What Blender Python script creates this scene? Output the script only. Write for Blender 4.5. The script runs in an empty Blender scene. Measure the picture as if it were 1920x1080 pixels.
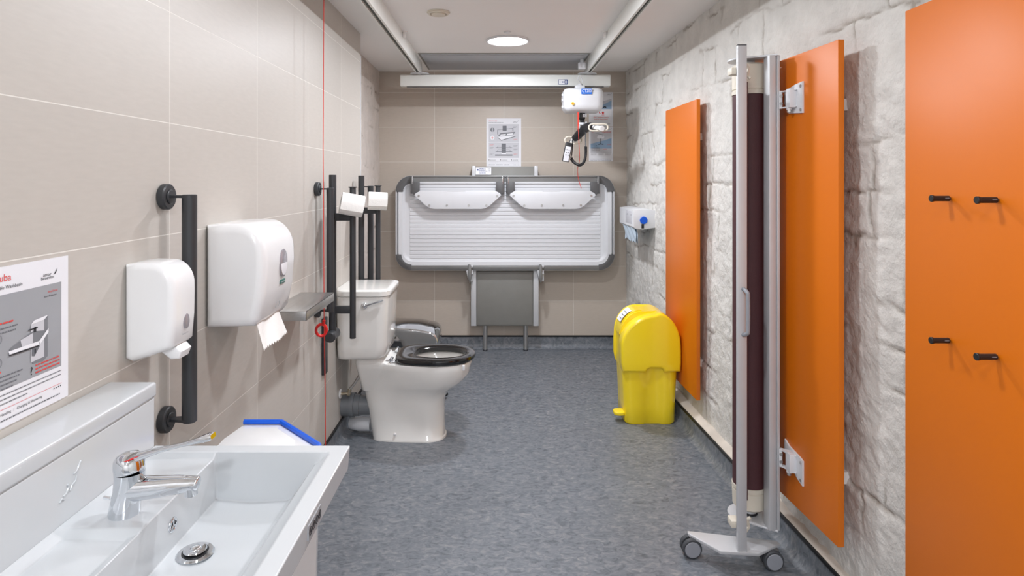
import bpy, bmesh, math, random
from mathutils import Vector, Matrix, noise
random.seed(7)
S = bpy.context.scene
COL = S.collection
F = 1150.0; VX, VY = 936.0, 337.0; CH = 1.456
def P(px, py, d):
    """point of the room seen at pixel (px, py) at distance d from the camera plane"""
    return Vector(((px - VX) / F * d, d, CH + (VY - py) / F * d))
CEIL = 2.391; XL = -0.89; BACK = 5.30
def XR(d): return 1.237 - 0.0258 * d

# ------------------------------------------------------------------ materials
def new_mat(name):
    m = bpy.data.materials.new(name); m.use_nodes = True
    nt = m.node_tree; b = nt.nodes['Principled BSDF']
    return m, nt, b
def lin(c):
    return tuple(((x / 255) / 12.92 if x / 255 <= 0.04045 else ((x / 255 + 0.055) / 1.055) ** 2.4) for x in c)
def mat(name, rgb, rough=0.5, metal=0.0, var=0.04, scale=12.0, bump=0.0, bscale=80.0, coat=0.0, stretch=None, spec=0.5):
    m, nt, b = new_mat(name)
    c = lin(rgb); N = nt.nodes.new; L = nt.links.new
    geo = N('ShaderNodeNewGeometry'); vec = geo.outputs['Position']
    if stretch:
        mp = N('ShaderNodeMapping'); mp.inputs['Scale'].default_value = stretch
        L(vec, mp.inputs['Vector']); vec = mp.outputs['Vector']
    n = N('ShaderNodeTexNoise'); n.inputs['Scale'].default_value = scale; n.inputs['Detail'].default_value = 4
    L(vec, n.inputs['Vector'])
    r = N('ShaderNodeValToRGB'); r.color_ramp.elements[0].position = 0.3; r.color_ramp.elements[1].position = 0.7
    r.color_ramp.elements[0].color = tuple(x * (1 - var) for x in c) + (1,)
    r.color_ramp.elements[1].color = tuple(min(1, x * (1 + var)) for x in c) + (1,)
    L(n.outputs['Fac'], r.inputs['Fac']); L(r.outputs['Color'], b.inputs['Base Color'])
    b.inputs['Roughness'].default_value = rough; b.inputs['Metallic'].default_value = metal
    b.inputs['Coat Weight'].default_value = coat; b.inputs['Coat Roughness'].default_value = 0.08
    b.inputs['Specular IOR Level'].default_value = spec
    if bump:
        n2 = N('ShaderNodeTexNoise'); n2.inputs['Scale'].default_value = bscale; n2.inputs['Detail'].default_value = 5
        L(vec, n2.inputs['Vector'])
        bp = N('ShaderNodeBump'); bp.inputs['Strength'].default_value = bump; bp.inputs['Distance'].default_value = 0.002
        L(n2.outputs['Fac'], bp.inputs['Height']); L(bp.outputs['Normal'], b.inputs['Normal'])
    return m
def tile_mat(name, axis, off, rgb, flip=1):
    """0.6 x 0.3 m porcelain tiles on a wall; axis = world axis that runs along the wall"""
    m, nt, b = new_mat(name); N = nt.nodes.new; L = nt.links.new
    geo = N('ShaderNodeNewGeometry'); sx = N('ShaderNodeSeparateXYZ'); L(geo.outputs['Position'], sx.inputs[0])
    cb = N('ShaderNodeCombineXYZ')
    a1 = N('ShaderNodeMath'); a1.operation = 'SUBTRACT'; a1.inputs[1].default_value = off - 6.0
    a2 = N('ShaderNodeMath'); a2.operation = 'SUBTRACT'; a2.inputs[1].default_value = 1.609 - 6.0
    L(sx.outputs[axis], a1.inputs[0]); L(sx.outputs[2], a2.inputs[0])
    L(a1.outputs[0], cb.inputs[0]); L(a2.outputs[0], cb.inputs[1])
    br = N('ShaderNodeTexBrick'); br.offset = 0.0; br.squash = 1.0
    br.inputs['Scale'].default_value = 1.0; br.inputs['Brick Width'].default_value = 0.6; br.inputs['Row Height'].default_value = 0.3
    br.inputs['Mortar Size'].default_value = 0.0016; br.inputs['Mortar Smooth'].default_value = 0.3; br.inputs['Bias'].default_value = 0.0
    c = lin(rgb)
    br.inputs['Color1'].default_value = tuple(x * 0.97 for x in c) + (1,)
    br.inputs['Color2'].default_value = tuple(min(1, x * 1.03) for x in c) + (1,)
    br.inputs['Mortar'].default_value = lin((236, 232, 224)) + (1,)
    L(cb.outputs[0], br.inputs['Vector'])
    mp = N('ShaderNodeMapping'); mp.inputs['Scale'].default_value = (1.0, 5.0, 1.0); L(cb.outputs[0], mp.inputs['Vector'])
    n = N('ShaderNodeTexNoise'); n.inputs['Scale'].default_value = 22; n.inputs['Detail'].default_value = 8; L(mp.outputs[0], n.inputs['Vector'])
    mx = N('ShaderNodeMix'); mx.data_type = 'RGBA'; mx.blend_type = 'MULTIPLY'; mx.inputs['Factor'].default_value = 0.12
    L(br.outputs['Color'], mx.inputs['A']); L(n.outputs['Fac'], mx.inputs['B'])
    L(mx.outputs['Result'], b.inputs['Base Color'])
    b.inputs['Roughness'].default_value = 0.42
    bp = N('ShaderNodeBump'); bp.inputs['Strength'].default_value = 0.5; bp.inputs['Distance'].default_value = 0.001; bp.invert = True
    L(br.outputs['Fac'], bp.inputs['Height'])
    n3 = N('ShaderNodeTexNoise'); n3.inputs['Scale'].default_value = 5; n3.inputs['Detail'].default_value = 2; L(cb.outputs[0], n3.inputs['Vector'])
    b2 = N('ShaderNodeBump'); b2.inputs['Strength'].default_value = 0.12; b2.inputs['Distance'].default_value = 0.01
    L(n3.outputs['Fac'], b2.inputs['Height']); L(bp.outputs['Normal'], b2.inputs['Normal'])
    L(b2.outputs['Normal'], b.inputs['Normal'])
    return m
def floor_mat(name, k=1.0):
    m, nt, b = new_mat(name); N = nt.nodes.new; L = nt.links.new
    geo = N('ShaderNodeNewGeometry')
    mp = N('ShaderNodeMapping'); mp.inputs['Scale'].default_value = (1.0, 1.7, 1.0); L(geo.outputs['Position'], mp.inputs['Vector'])
    n = N('ShaderNodeTexNoise'); n.inputs['Scale'].default_value = 25; n.inputs['Detail'].default_value = 6; n.inputs['Roughness'].default_value = 0.62
    n.inputs['Distortion'].default_value = 1.2
    L(mp.outputs[0], n.inputs['Vector'])
    r = N('ShaderNodeValToRGB'); e = r.color_ramp.elements
    e[0].position = 0.30; e[0].color = tuple(k * x for x in lin((88, 93, 100))) + (1,)
    e[1].position = 0.74; e[1].color = tuple(k * x for x in lin((160, 160, 159))) + (1,)
    k1 = e.new(0.44); k1.color = tuple(k * x for x in lin((114, 120, 127))) + (1,)
    k2 = e.new(0.56); k2.color = tuple(k * x for x in lin((129, 133, 139))) + (1,)
    L(n.outputs['Fac'], r.inputs['Fac'])
    n2 = N('ShaderNodeTexNoise'); n2.inputs['Scale'].default_value = 3.0; n2.inputs['Detail'].default_value = 4; L(geo.outputs['Position'], n2.inputs['Vector'])
    mx = N('ShaderNodeMix'); mx.data_type = 'RGBA'; mx.blend_type = 'MULTIPLY'; mx.inputs['Factor'].default_value = 0.25
    L(r.outputs['Color'], mx.inputs['A']); L(n2.outputs['Fac'], mx.inputs['B']); L(mx.outputs['Result'], b.inputs['Base Color'])
    n3 = N('ShaderNodeTexNoise'); n3.inputs['Scale'].default_value = 400; L(geo.outputs['Position'], n3.inputs['Vector'])
    bp = N('ShaderNodeBump'); bp.inputs['Strength'].default_value = 0.15; bp.inputs['Distance'].default_value = 0.001
    L(n3.outputs['Fac'], bp.inputs['Height']); L(bp.outputs['Normal'], b.inputs['Normal'])
    b.inputs['Roughness'].default_value = 0.42
    return m
def stone_mat(name, rgb, dirt=(150, 138, 126)):
    m, nt, b = new_mat(name); N = nt.nodes.new; L = nt.links.new
    geo = N('ShaderNodeNewGeometry'); at = N('ShaderNodeAttribute'); at.attribute_name = 'groove'
    n = N('ShaderNodeTexNoise'); n.inputs['Scale'].default_value = 9; n.inputs['Detail'].default_value = 8; L(geo.outputs['Position'], n.inputs['Vector'])
    r = N('ShaderNodeValToRGB'); e = r.color_ramp.elements; c = lin(rgb)
    e[0].position = 0.25; e[0].color = tuple(x * 0.86 for x in c) + (1,); e[1].position = 0.7; e[1].color = tuple(min(1, x * 1.04) for x in c) + (1,)
    L(n.outputs['Fac'], r.inputs['Fac'])
    mx = N('ShaderNodeMix'); mx.data_type = 'RGBA'; L(at.outputs['Fac'], mx.inputs['Factor'])
    L(r.outputs['Color'], mx.inputs['A']); mx.inputs['B'].default_value = lin(dirt) + (1,)
    L(mx.outputs['Result'], b.inputs['Base Color']); b.inputs['Roughness'].default_value = 0.75
    n1 = N('ShaderNodeTexNoise'); n1.inputs['Scale'].default_value = 55; n1.inputs['Detail'].default_value = 8; n1.inputs['Roughness'].default_value = 0.6
    L(geo.outputs['Position'], n1.inputs['Vector'])
    bp = N('ShaderNodeBump'); bp.inputs['Strength'].default_value = 0.8; bp.inputs['Distance'].default_value = 0.009
    L(n1.outputs['Fac'], bp.inputs['Height']); L(bp.outputs['Normal'], b.inputs['Normal'])
    return m
def glow_mat(name, strength, rgb=(1, 0.97, 0.93)):
    m, nt, b = new_mat(name)
    b.inputs['Base Color'].default_value = (0.9, 0.9, 0.9, 1)
    b.inputs['Emission Color'].default_value = rgb + (1,); b.inputs['Emission Strength'].default_value = strength
    return m
M = {}
M['tileL'] = tile_mat('tile_left', 1, 1.656, (202, 196, 188))
M['tileB'] = tile_mat('tile_far', 0, -0.559, (200, 188, 175))
M['floor'] = floor_mat('vinyl_floor')
M['stoneR'] = stone_mat('whitewashed_stone', (228, 225, 219), (160, 150, 138))
M['stoneL'] = stone_mat('rough_plaster', (222, 212, 204))
M['ceiling'] = mat('ceiling_paint', (247, 244, 241), 0.75, var=0.01, scale=3)
M['hatch'] = mat('hatch_paint', (180, 182, 186), 0.6, var=0.02)
M['cap'] = mat('black_cap_strip', (22, 23, 25), 0.4)
M['ledge'] = mat('ledge_paint', (214, 204, 192), 0.6, var=0.12, scale=7, bump=0.3, bscale=30)
M['blackmetal'] = mat('matt_black_metal', (52, 54, 57), 0.42, 0.0, var=0.05)
M['black'] = mat('black_plastic', (30, 30, 32), 0.4, var=0.05)
M['gloss_black'] = mat('gloss_black_seat', (16, 16, 18), 0.12, coat=0.6)
M['porcelain'] = mat('porcelain', (238, 236, 231), 0.12, var=0.01, coat=0.5)
M['basin'] = mat('solid_surface_white', (202, 205, 207), 0.22, var=0.008, coat=0.2)
M['plastic'] = mat('white_plastic', (240, 240, 240), 0.2, var=0.01, coat=0.3)
M['plastic2'] = mat('white_matt_plastic', (224, 225, 228), 0.42, var=0.01)
M['cream'] = mat('cream_plastic', (222, 214, 198), 0.5, var=0.02)
M['chrome'] = mat('chrome', (225, 228, 232), 0.06, 1.0, var=0.01)
M['steel'] = mat('brushed_steel', (196, 195, 193), 0.3, 0.9, var=0.08, scale=60, stretch=(1, 0.05, 8))
M['alu'] = mat('anodised_aluminium', (206, 207, 209), 0.42, 0.25, var=0.02)
M['greyalu'] = mat('grey_aluminium', (132, 132, 131), 0.4, 0.5, var=0.04)
M['greypanel'] = mat('grey_panel', (134, 133, 128), 0.5, 0.0, var=0.03)
M['darkgrey'] = mat('dark_grey_moulding', (98, 98, 99), 0.45, 0.2, var=0.04)
M['rail'] = mat('white_powder_coat', (240, 241, 236), 0.3, var=0.01, coat=0.2)
M['orange'] = mat('orange_laminate', (222, 114, 4), 0.42, var=0.015, scale=2, spec=0.42)
M['yellow'] = mat('yellow_plastic', (255, 224, 34), 0.25, var=0.015, scale=3, coat=0.3)
M['burgundy'] = mat('burgundy_fabric', (78, 42, 46), 0.6, var=0.05, bump=0.3, bscale=300)
M['paper'] = mat('paper', (236, 236, 240), 0.6, var=0.01)
M['tissue'] = mat('tissue_paper', (244, 242, 238), 0.9, var=0.02, bump=0.5, bscale=120)
M['bluetissue'] = mat('pale_blue_tissue', (196, 212, 226), 0.9, var=0.03, bump=0.5, bscale=120)
M['blue'] = mat('blue_plastic', (14, 92, 214), 0.35)
M['red'] = mat('red_plastic', (224, 34, 30), 0.35)
M['redcord'] = mat('red_cord', (214, 60, 46), 0.6)
M['greypipe'] = mat('grey_plastic_pipe', (116, 120, 124), 0.35)
M['rubber'] = mat('grey_rubber', (70, 72, 76), 0.55)
M['wheelgrey'] = mat('grey_wheel_hub', (150, 153, 160), 0.4)
M['window'] = mat('tinted_window', (150, 145, 150), 0.08, var=0.2, scale=40, coat=0.6)
M['brass'] = mat('nickel_brass', (190, 180, 160), 0.25, 1.0)
M['glow'] = glow_mat('lit_diffuser', 14.0)
def ink(name, rgb): 
    M[name] = mat('print_' + name, rgb, 0.6, var=0.02); return M[name]
for k, c in dict(i_white=(240, 240, 244), i_black=(40, 40, 46), i_grey=(160, 162, 166), i_lgrey=(205, 205, 210), i_dgrey=(112, 114, 120), i_mgrey=(125, 127, 132),
                 i_red=(226, 70, 64), i_blue=(20, 110, 214), i_sky=(150, 178, 206), i_dblue=(28, 60, 130), i_yellow=(250, 196, 30), i_green=(60, 110, 100), i_pink=(236, 214, 218)).items(): ink(k, c)

# ------------------------------------------------------------------ mesh builder
class MB:
    def __init__(s): s.v = []; s.f = []; s.m = []; s.cur = 0
    def mat(s, i): s.cur = i; return s
    def add(s, vs, fs):
        o = len(s.v); s.v += [Vector(x) for x in vs]
        for f in fs: s.f.append(tuple(o + i for i in f)); s.m.append(s.cur)
        return s
    def bm(s, bm, mtx=None):
        bm.verts.index_update()
        s.add([(mtx @ x.co) if mtx else x.co.copy() for x in bm.verts], [[q.index for q in f.verts] for f in bm.faces]); bm.free(); return s
    def box(s, x0, x1, y0, y1, z0, z1, r=0.0, seg=2, mtx=None):
        b = bmesh.new(); bmesh.ops.create_cube(b, size=1)
        for v in b.verts: v.co = Vector(((x0 + x1) / 2 + v.co.x * abs(x1 - x0), (y0 + y1) / 2 + v.co.y * abs(y1 - y0), (z0 + z1) / 2 + v.co.z * abs(z1 - z0)))
        if r > 0: bmesh.ops.bevel(b, geom=b.edges[:], offset=r, segments=seg, profile=0.5, affect='EDGES')
        return s.bm(b, mtx)
    def prism(s, poly, axis, a0, a1, r=0.0, capr=0.0, seg=3, mtx=None):
        """poly in the plane across axis: x->(y,z)  y->(x,z)  z->(x,y)"""
        def mk(p, a):
            return {'x': (a, p[0], p[1]), 'y': (p[0], a, p[1]), 'z': (p[0], p[1], a)}[axis]
        b = bmesh.new(); n = len(poly)
        A = [b.verts.new(mk(p, a0)) for p in poly]; B = [b.verts.new(mk(p, a1)) for p in poly]
        b.faces.new(A); b.faces.new(B[::-1])
        for i in range(n): b.faces.new((A[i], B[i], B[(i + 1) % n], A[(i + 1) % n]))
        bmesh.ops.recalc_face_normals(b, faces=b.faces[:])
        if r > 0: bmesh.ops.bevel(b, geom=b.edges[:], offset=r, segments=seg, profile=0.5, affect='EDGES')
        elif capr > 0:
            k = 'xyz'.index(axis)
            es = [e for e in b.edges if abs(e.verts[0].co[k] - e.verts[1].co[k]) < 1e-6]
            bmesh.ops.bevel(b, geom=es, offset=capr, segments=seg, profile=0.5, affect='EDGES', clamp_overlap=True)
        return s.bm(b, mtx)
    def loft(s, secs, cap0=True, cap1=True, closed=True):
        n = len(secs[0]); vs = [p for q in secs for p in q]; fs = []
        for i in range(len(secs) - 1):
            for j in range(n if closed else n - 1):
                k = (j + 1) % n
                fs.append((i * n + j, i * n + k, (i + 1) * n + k, (i + 1) * n + j))
        if cap0: fs.append(tuple(range(n))[::-1])
        if cap1: fs.append(tuple((len(secs) - 1) * n + j for j in range(n)))
        return s.add(vs, fs)
    def tube(s, pts, r, seg=12, cap=True, flat=1.0, loop=False):
        pts = [Vector(p) for p in pts]; n = len(pts)
        rs = r if isinstance(r, (list, tuple)) else [r] * n
        T = []
        for i in range(n):
            if loop: t = pts[(i + 1) % n] - pts[i - 1]
            else: t = pts[min(i + 1, n - 1)] - pts[max(i - 1, 0)]
            T.append(t.normalized())
        up = Vector((0, 0, 1)) if abs(T[0].z) < 0.9 else Vector((0, 1, 0))
        u = (up - T[0] * up.dot(T[0])).normalized(); secs = []
        for i in range(n):
            u = (u - T[i] * u.dot(T[i])).normalized(); w = T[i].cross(u)
            secs.append([pts[i] + (u * math.cos(a) * rs[i] * flat + w * math.sin(a) * rs[i]) for a in [2 * math.pi * k / seg for k in range(seg)]])
        if loop: secs.append(secs[0])
        return s.loft(secs, cap and not loop, cap and not loop)
    def cyl(s, p0, p1, r, seg=24, bev=0.0):
        p0 = Vector(p0); p1 = Vector(p1)
        if bev:
            t = (p1 - p0).normalized()
            return s.tube([p0, p0 + t * 1e-5, p0 + t * bev, p1 - t * bev, p1 - t * 1e-5, p1], [r - bev, r - bev, r, r, r - bev, r - bev], seg)
        return s.tube([p0, p1], r, seg)
    def torus(s, c, R, r, nrm=(0, 1, 0), seg=32, sy=1.0, s2=10):
        c = Vector(c); q = Vector(nrm).to_track_quat('Z', 'Y')
        return s.tube([c + q @ Vector((R * math.cos(a), R * sy * math.sin(a), 0)) for a in [2 * math.pi * k / seg for k in range(seg)]], r, s2, loop=True)
    def disc(s, c, nrm, r, h, seg=32, bev=0.0):
        c = Vector(c); nrm = Vector(nrm).normalized(); return s.cyl(c, c + nrm * h, r, seg, bev)
    def sphere(s, c, r, sc=(1, 1, 1), seg=20):
        b = bmesh.new(); bmesh.ops.create_uvsphere(b, u_segments=seg, v_segments=seg // 2, radius=r)
        for v in b.verts: v.co = Vector((v.co.x * sc[0], v.co.y * sc[1], v.co.z * sc[2])) + Vector(c)
        return s.bm(b)
    def quad(s, o, u, v, x0, y0, x1, y1):
        o = Vector(o); u = Vector(u); v = Vector(v)
        return s.add([o + u * x0 + v * y0, o + u * x1 + v * y0, o + u * x1 + v * y1, o + u * x0 + v * y1], [(0, 1, 2, 3)])
    def poly(s, o, u, v, pts):
        o = Vector(o); u = Vector(u); v = Vector(v)
        return s.add([o + u * a + v * b_ for a, b_ in pts], [tuple(range(len(pts)))])
    def text(s, txt, size, o, u, v, x, y, align='LEFT', shear=0.0, sx=1.0):
        cu = bpy.data.curves.new('t', 'FONT'); cu.body = txt; cu.size = size; cu.align_x = align; cu.resolution_u = 3; cu.shear = shear
        ob = bpy.data.objects.new('t', cu); COL.objects.link(ob); dg = bpy.context.evaluated_depsgraph_get()
        me = bpy.data.meshes.new_from_object(ob.evaluated_get(dg))
        o = Vector(o); u = Vector(u); v = Vector(v)
        s.add([o + u * (x + w.co.x * sx) + v * (y + w.co.y) for w in me.vertices], [tuple(p.vertices) for p in me.polygons])
        bpy.data.objects.remove(ob); bpy.data.curves.remove(cu); bpy.data.meshes.remove(me); return s
    def build(s, name, mats, parent=None, angle=35, flat=False, norm=True, origin=None):
        if not isinstance(mats, (list, tuple)): mats = [mats]
        lo = Vector([min(v[i] for v in s.v) for i in range(3)]); hi = Vector([max(v[i] for v in s.v) for i in range(3)])
        c = Vector(origin) if origin is not None else (Vector(((lo.x + hi.x) / 2, (lo.y + hi.y) / 2, lo.z)) if parent is None else (lo + hi) / 2)
        me = bpy.data.meshes.new(name); me.from_pydata([v - c for v in s.v], [], s.f)
        for i, p in enumerate(me.polygons): p.material_index = s.m[i]
        for m in mats: me.materials.append(M[m] if isinstance(m, str) else m)
        if norm:
            b = bmesh.new(); b.from_mesh(me); bmesh.ops.recalc_face_normals(b, faces=b.faces[:]); b.to_mesh(me); b.free()
        if not flat:
            me.shade_smooth(); me.set_sharp_from_angle(angle=math.radians(angle))
        o = bpy.data.objects.new(name, me); COL.objects.link(o); o['_w'] = tuple(c)
        if parent: o.parent = parent; o.location = c - Vector(parent['_w'])
        else: o.location = c
        return o
def arc(cx, cy, r, a0, a1, n=8, ry=None):
    ry = r if ry is None else ry
    return [(cx + r * math.cos(math.radians(a0 + (a1 - a0) * i / n)), cy + ry * math.sin(math.radians(a0 + (a1 - a0) * i / n))) for i in range(n + 1)]
def rrect(x0, x1, y0, y1, r, n=6):
    return arc(x1 - r, y1 - r, r, 0, 90, n) + arc(x0 + r, y1 - r, r, 90, 180, n) + arc(x0 + r, y0 + r, r, 180, 270, n) + arc(x1 - r, y0 + r, r, 270, 360, n)
def tag(o, label=None, cat=None, group=None, kind=None):
    if label: o['label'] = label
    if cat: o['category'] = cat
    if group: o['group'] = group
    if kind: o['kind'] = kind
    return o
def thing(name, loc, label, cat, group=None):
    o = bpy.data.objects.new(name, None); COL.objects.link(o); o.location = loc; o['_w'] = tuple(loc); o.empty_display_size = 0.05
    return tag(o, label, cat, group)
def struct(mb, name, mats, **k):
    return tag(mb.build(name, mats, **k), kind='structure')

# ------------------------------------------------------------------ room shell
Y0 = -3.2
b = MB(); b.box(-1.3, 1.5, Y0, BACK, -0.1, 0.0); struct(b, 'floor', 'floor', flat=True)
b = MB(); b.box(-1.3, 1.5, Y0, BACK + 0.1, CEIL, CEIL + 0.1); struct(b, 'ceiling', 'ceiling', flat=True)
TE = 3.937
b = MB(); b.box(-1.3, XL, Y0, TE, 0.0, CEIL); struct(b, 'wall_left', 'tileL', flat=True)
b = MB(); b.box(-1.3, 1.5, BACK, BACK + 0.1, 0.0, CEIL); struct(b, 'wall_back', 'tileB', flat=True)
b = MB(); b.box(-1.3, 1.5, Y0 - 0.1, Y0, 0.0, CEIL); struct(b, 'wall_front', 'ceiling', flat=True)
b = MB(); b.box(XL - 0.002, XL + 0.003, TE - 0.002, TE + 0.004, 0.10, 2.25); struct(b, 'trim_1', 'plastic2', flat=True)

def sstep(a, b_, x):
    t = max(0.0, min(1.0, (x - a) / (b_ - a))); return t * t * (3 - 2 * t)
def stone_wall(name, fx, y0, y1, sign, step, depth, m, seed, zt=CEIL + 0.01, z0=0.06, bulge=1.0):
    rnd = random.Random(seed)
    courses = [z0 - 0.1]
    while courses[-1] < zt + 0.3: courses.append(courses[-1] + rnd.uniform(0.12, 0.23))
    blocks = []
    for c in courses:
        q = [y0 - 0.5 + rnd.uniform(0, .3)]
        while q[-1] < y1 + 0.5: q.append(q[-1] + rnd.uniform(0.18, 0.46))
        blocks.append(q)
    import bisect
    ny = int((y1 - y0) / step) + 1; nz = int((zt - z0) / step) + 1
    vs = []; gr = []
    for i in range(ny + 1):
        y = y0 + (y1 - y0) * i / ny
        for j in range(nz + 1):
            z = z0 + (zt - z0) * j / nz
            p = Vector((seed, y, z))
            wu = y + 0.05 * noise.noise(p * 3.1) + 0.018 * noise.noise(p * 11)
            wv = z + 0.05 * noise.noise(p * 2.3 + Vector((9, 0, 0))) + 0.018 * noise.noise(p * 12 + Vector((5, 0, 0)))
            ci = max(0, min(len(courses) - 2, bisect.bisect(courses, wv) - 1)); q = blocks[ci]
            bi = max(0, min(len(q) - 2, bisect.bisect(q, wu) - 1))
            dv = min(wv - courses[ci], courses[ci + 1] - wv); du = min(wu - q[bi], q[bi + 1] - wu)
            dd = min(dv, du)
            fill = sstep(-0.15, 0.35, noise.noise(p * 3.7 + Vector((0, 3, 0))))
            g = (1 - sstep(0.0, 0.022, dd)); g2 = (1 - sstep(0.0, 0.008, dd))
            off = ((bi * 7919 + ci * 104729 + seed * 31) % 97) / 97.0 - 0.5
            soft = sstep(0, 0.05, dd)
            h = off * 0.007 * soft * depth + 0.008 * bulge * noise.noise(p * 2.0) + 0.004 * depth * noise.noise(p * 6) + 0.006 * depth * abs(noise.noise(p * 13)) + 0.0055 * depth * noise.noise(p * 25) * (0.4 + abs(noise.noise(p * 4))) + 0.0026 * depth * noise.noise(p * 60)
            h -= (0.0035 * g * (0.15 + fill) + 0.0065 * g2 * (0.05 + fill)) * depth
            vs.append((fx(y) - sign * h, y, z))
            gr.append(max(0.0, min(0.9, 0.95 * g2 * fill + 0.6 * sstep(0.30, 0.55, noise.noise(p * 9 + Vector((2, 2, 2)))) * g)))
    fs = []
    for i in range(ny):
        for j in range(nz):
            a = i * (nz + 1) + j; fs.append((a, a + 1, a + nz + 2, a + nz + 1))
    mb = MB(); mb.add(vs, fs)
    o = mb.build(name, m, norm=False, angle=180)
    at = o.data.attributes.new('groove', 'FLOAT', 'POINT'); at.data.foreach_set('value', gr)
    return tag(o, kind='structure')
stone_wall('wall_right', XR, -0.35, BACK, 1, 0.009, 1.0, 'stoneR', 3)
b = MB(); b.prism([(XR(Y0) + 0.06, Y0), (1.5, Y0), (1.5, BACK), (XR(BACK) + 0.06, BACK)], 'z', 0, CEIL); struct(b, 'wall_right', 'stoneR', flat=True)
stone_wall('wall_left', lambda y: -1.035, TE - 0.03, BACK, -1, 0.014, 0.75, 'stoneL', 11, bulge=1.4)

# coved vinyl skirting with black cap
def cove(name, p0, p1, n, h=0.10, cap=True):
    """p0,p1: foot of wall; n: direction into the room"""
    p0 = Vector(p0); p1 = Vector(p1); n = Vector(n)
    prof = [(0.0, h), (0.004, h), (0.004, 0.045)] + [(0.045 - 0.041 * math.cos(math.radians(a)), 0.045 - 0.044 * math.sin(math.radians(a))) for a in range(10, 91, 10)] + [(0.0, 0.001)]
    mb = MB(); mb.loft([[p + n * a + Vector((0, 0, z)) for a, z in prof] for p in (p0, p1)])
    mb.mat(1)
    cp = [(0.0, h), (0.009, h), (0.009, h + 0.012), (0.0, h + 0.012)]
    mb.loft([[p + n * a + Vector((0, 0, z)) for a, z in cp] for p in (p0, p1)])
    return struct(mb, name, ['floor', 'cap'])
cove('baseboard_left', (XL, Y0, 0), (XL, TE, 0), (1, 0, 0))
cove('baseboard_back', (-1.03, BACK, 0), (1.03, BACK, 0), (0, -1, 0))
LX = lambda d: 1.163 - 0.0443 * (d - 2.07)
cove('baseboard_right', (LX(-0.3), -0.3, 0), (LX(BACK), BACK, 0), (-1, 0, 0), h=0.095)
b = MB()
nn = 60; secs = []
for i in range(nn + 1):
    d = -0.3 + (BACK + 0.3) * i / nn; w = 0.006 * noise.noise(Vector((d * 3, 1, 2))); x0 = LX(d)
    secs.append([(x0, d, 0.0), (x0 - 0.001, d, 0.108), (x0 + 0.004, d, 0.114), (x0 + 0.03, d, 0.124 + w), (1.32, d, 0.15 + w), (1.32, d, 0.0)])
b.loft(secs); struct(b, 'trim_2', 'ledge')

# ------------------------------------------------------------------ ceiling things
LXC = 0.057
b = MB(); hatch = None
b.mat(2); b.box(-0.600, 0.675, 4.525, 5.195, CEIL - 0.003, CEIL + 0.002, 0)
b.mat(0); b.box(-0.585, 0.66, 4.54, 5.18, CEIL - 0.006, CEIL + 0.002, 0.002)
b.mat(1); b.box(-0.56, 0.635, 4.565, 5.155, CEIL - 0.009, CEIL - 0.003, 0.002)
tag(b.build('ceiling_hatch', ['hatch', 'hatch', 'greypanel']), 'grey rectangular access hatch set in the white ceiling in front of the far wall', 'hatch')
def downlight(d, label):
    t = thing('ceiling_light', (LXC, d, CEIL - 0.012), label, 'light')
    b = MB(); b.torus((LXC, d, CEIL - 0.006), 0.137, 0.008, (0, 0, 1), 48); b.build('rim', 'plastic2', t)
    b = MB(); b.disc((LXC, d, CEIL - 0.01), (0, 0, 1), 0.133, 0.009, 48); b.build('diffuser', 'glow', t)
    ld = bpy.data.lights.new('lamp', 'AREA'); ld.shape = 'DISK'; ld.size = 0.14; ld.energy = {4.104: 16.0, 2.85: 13.0, 1.6: 7.0, 0.35: 4.0}.get(d, 24.0); ld.color = (0.875, 0.92, 1.0)
    lo = bpy.data.objects.new('lamp', ld); COL.objects.link(lo); lo.location = (LXC, d, CEIL - 0.013); lo.parent = None
    return t
downlight(4.104, 'round glowing white downlight in the ceiling before the grey hatch')
for d in (2.85, 1.6, 0.35, -0.9, -2.15):  # last two are unseen, added as fill for surfaces facing the camera
    ld = downlight(d, {2.85: 'round white downlight nearest the visible one, just above the top of the photo', 1.6: 'round white downlight over the wash basin, above the photo', 0.35: 'round white downlight over the viewer, above the photo', -0.9: 'added fill light shaped as a round white downlight, unseen just behind the viewer', -2.15: 'added fill light shaped as a round white downlight, unseen well behind the viewer'}[d])
b = MB(); b.disc((-0.339, 3.42, CEIL), (0, 0, -1), 0.066, 0.006, 40, 0.003); b.torus((-0.339, 3.42, CEIL - 0.008), 0.052, 0.007, (0, 0, 1), 40)
b.disc((-0.339, 3.42, CEIL - 0.004), (0, 0, -1), 0.04, 0.014, 32, 0.004)
tag(b.build('ceiling_vent', 'cream'), 'small round cream extract vent in the ceiling left of the downlight', 'vent')
b = MB(); b.disc((0.051, 3.87, CEIL), (0, 0, -1), 0.021, 0.010, 24, 0.003); tag(b.build('ceiling_sensor', 'plastic2'), 'tiny round white sensor in the ceiling just in front of the glowing downlight', 'sensor')

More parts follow.
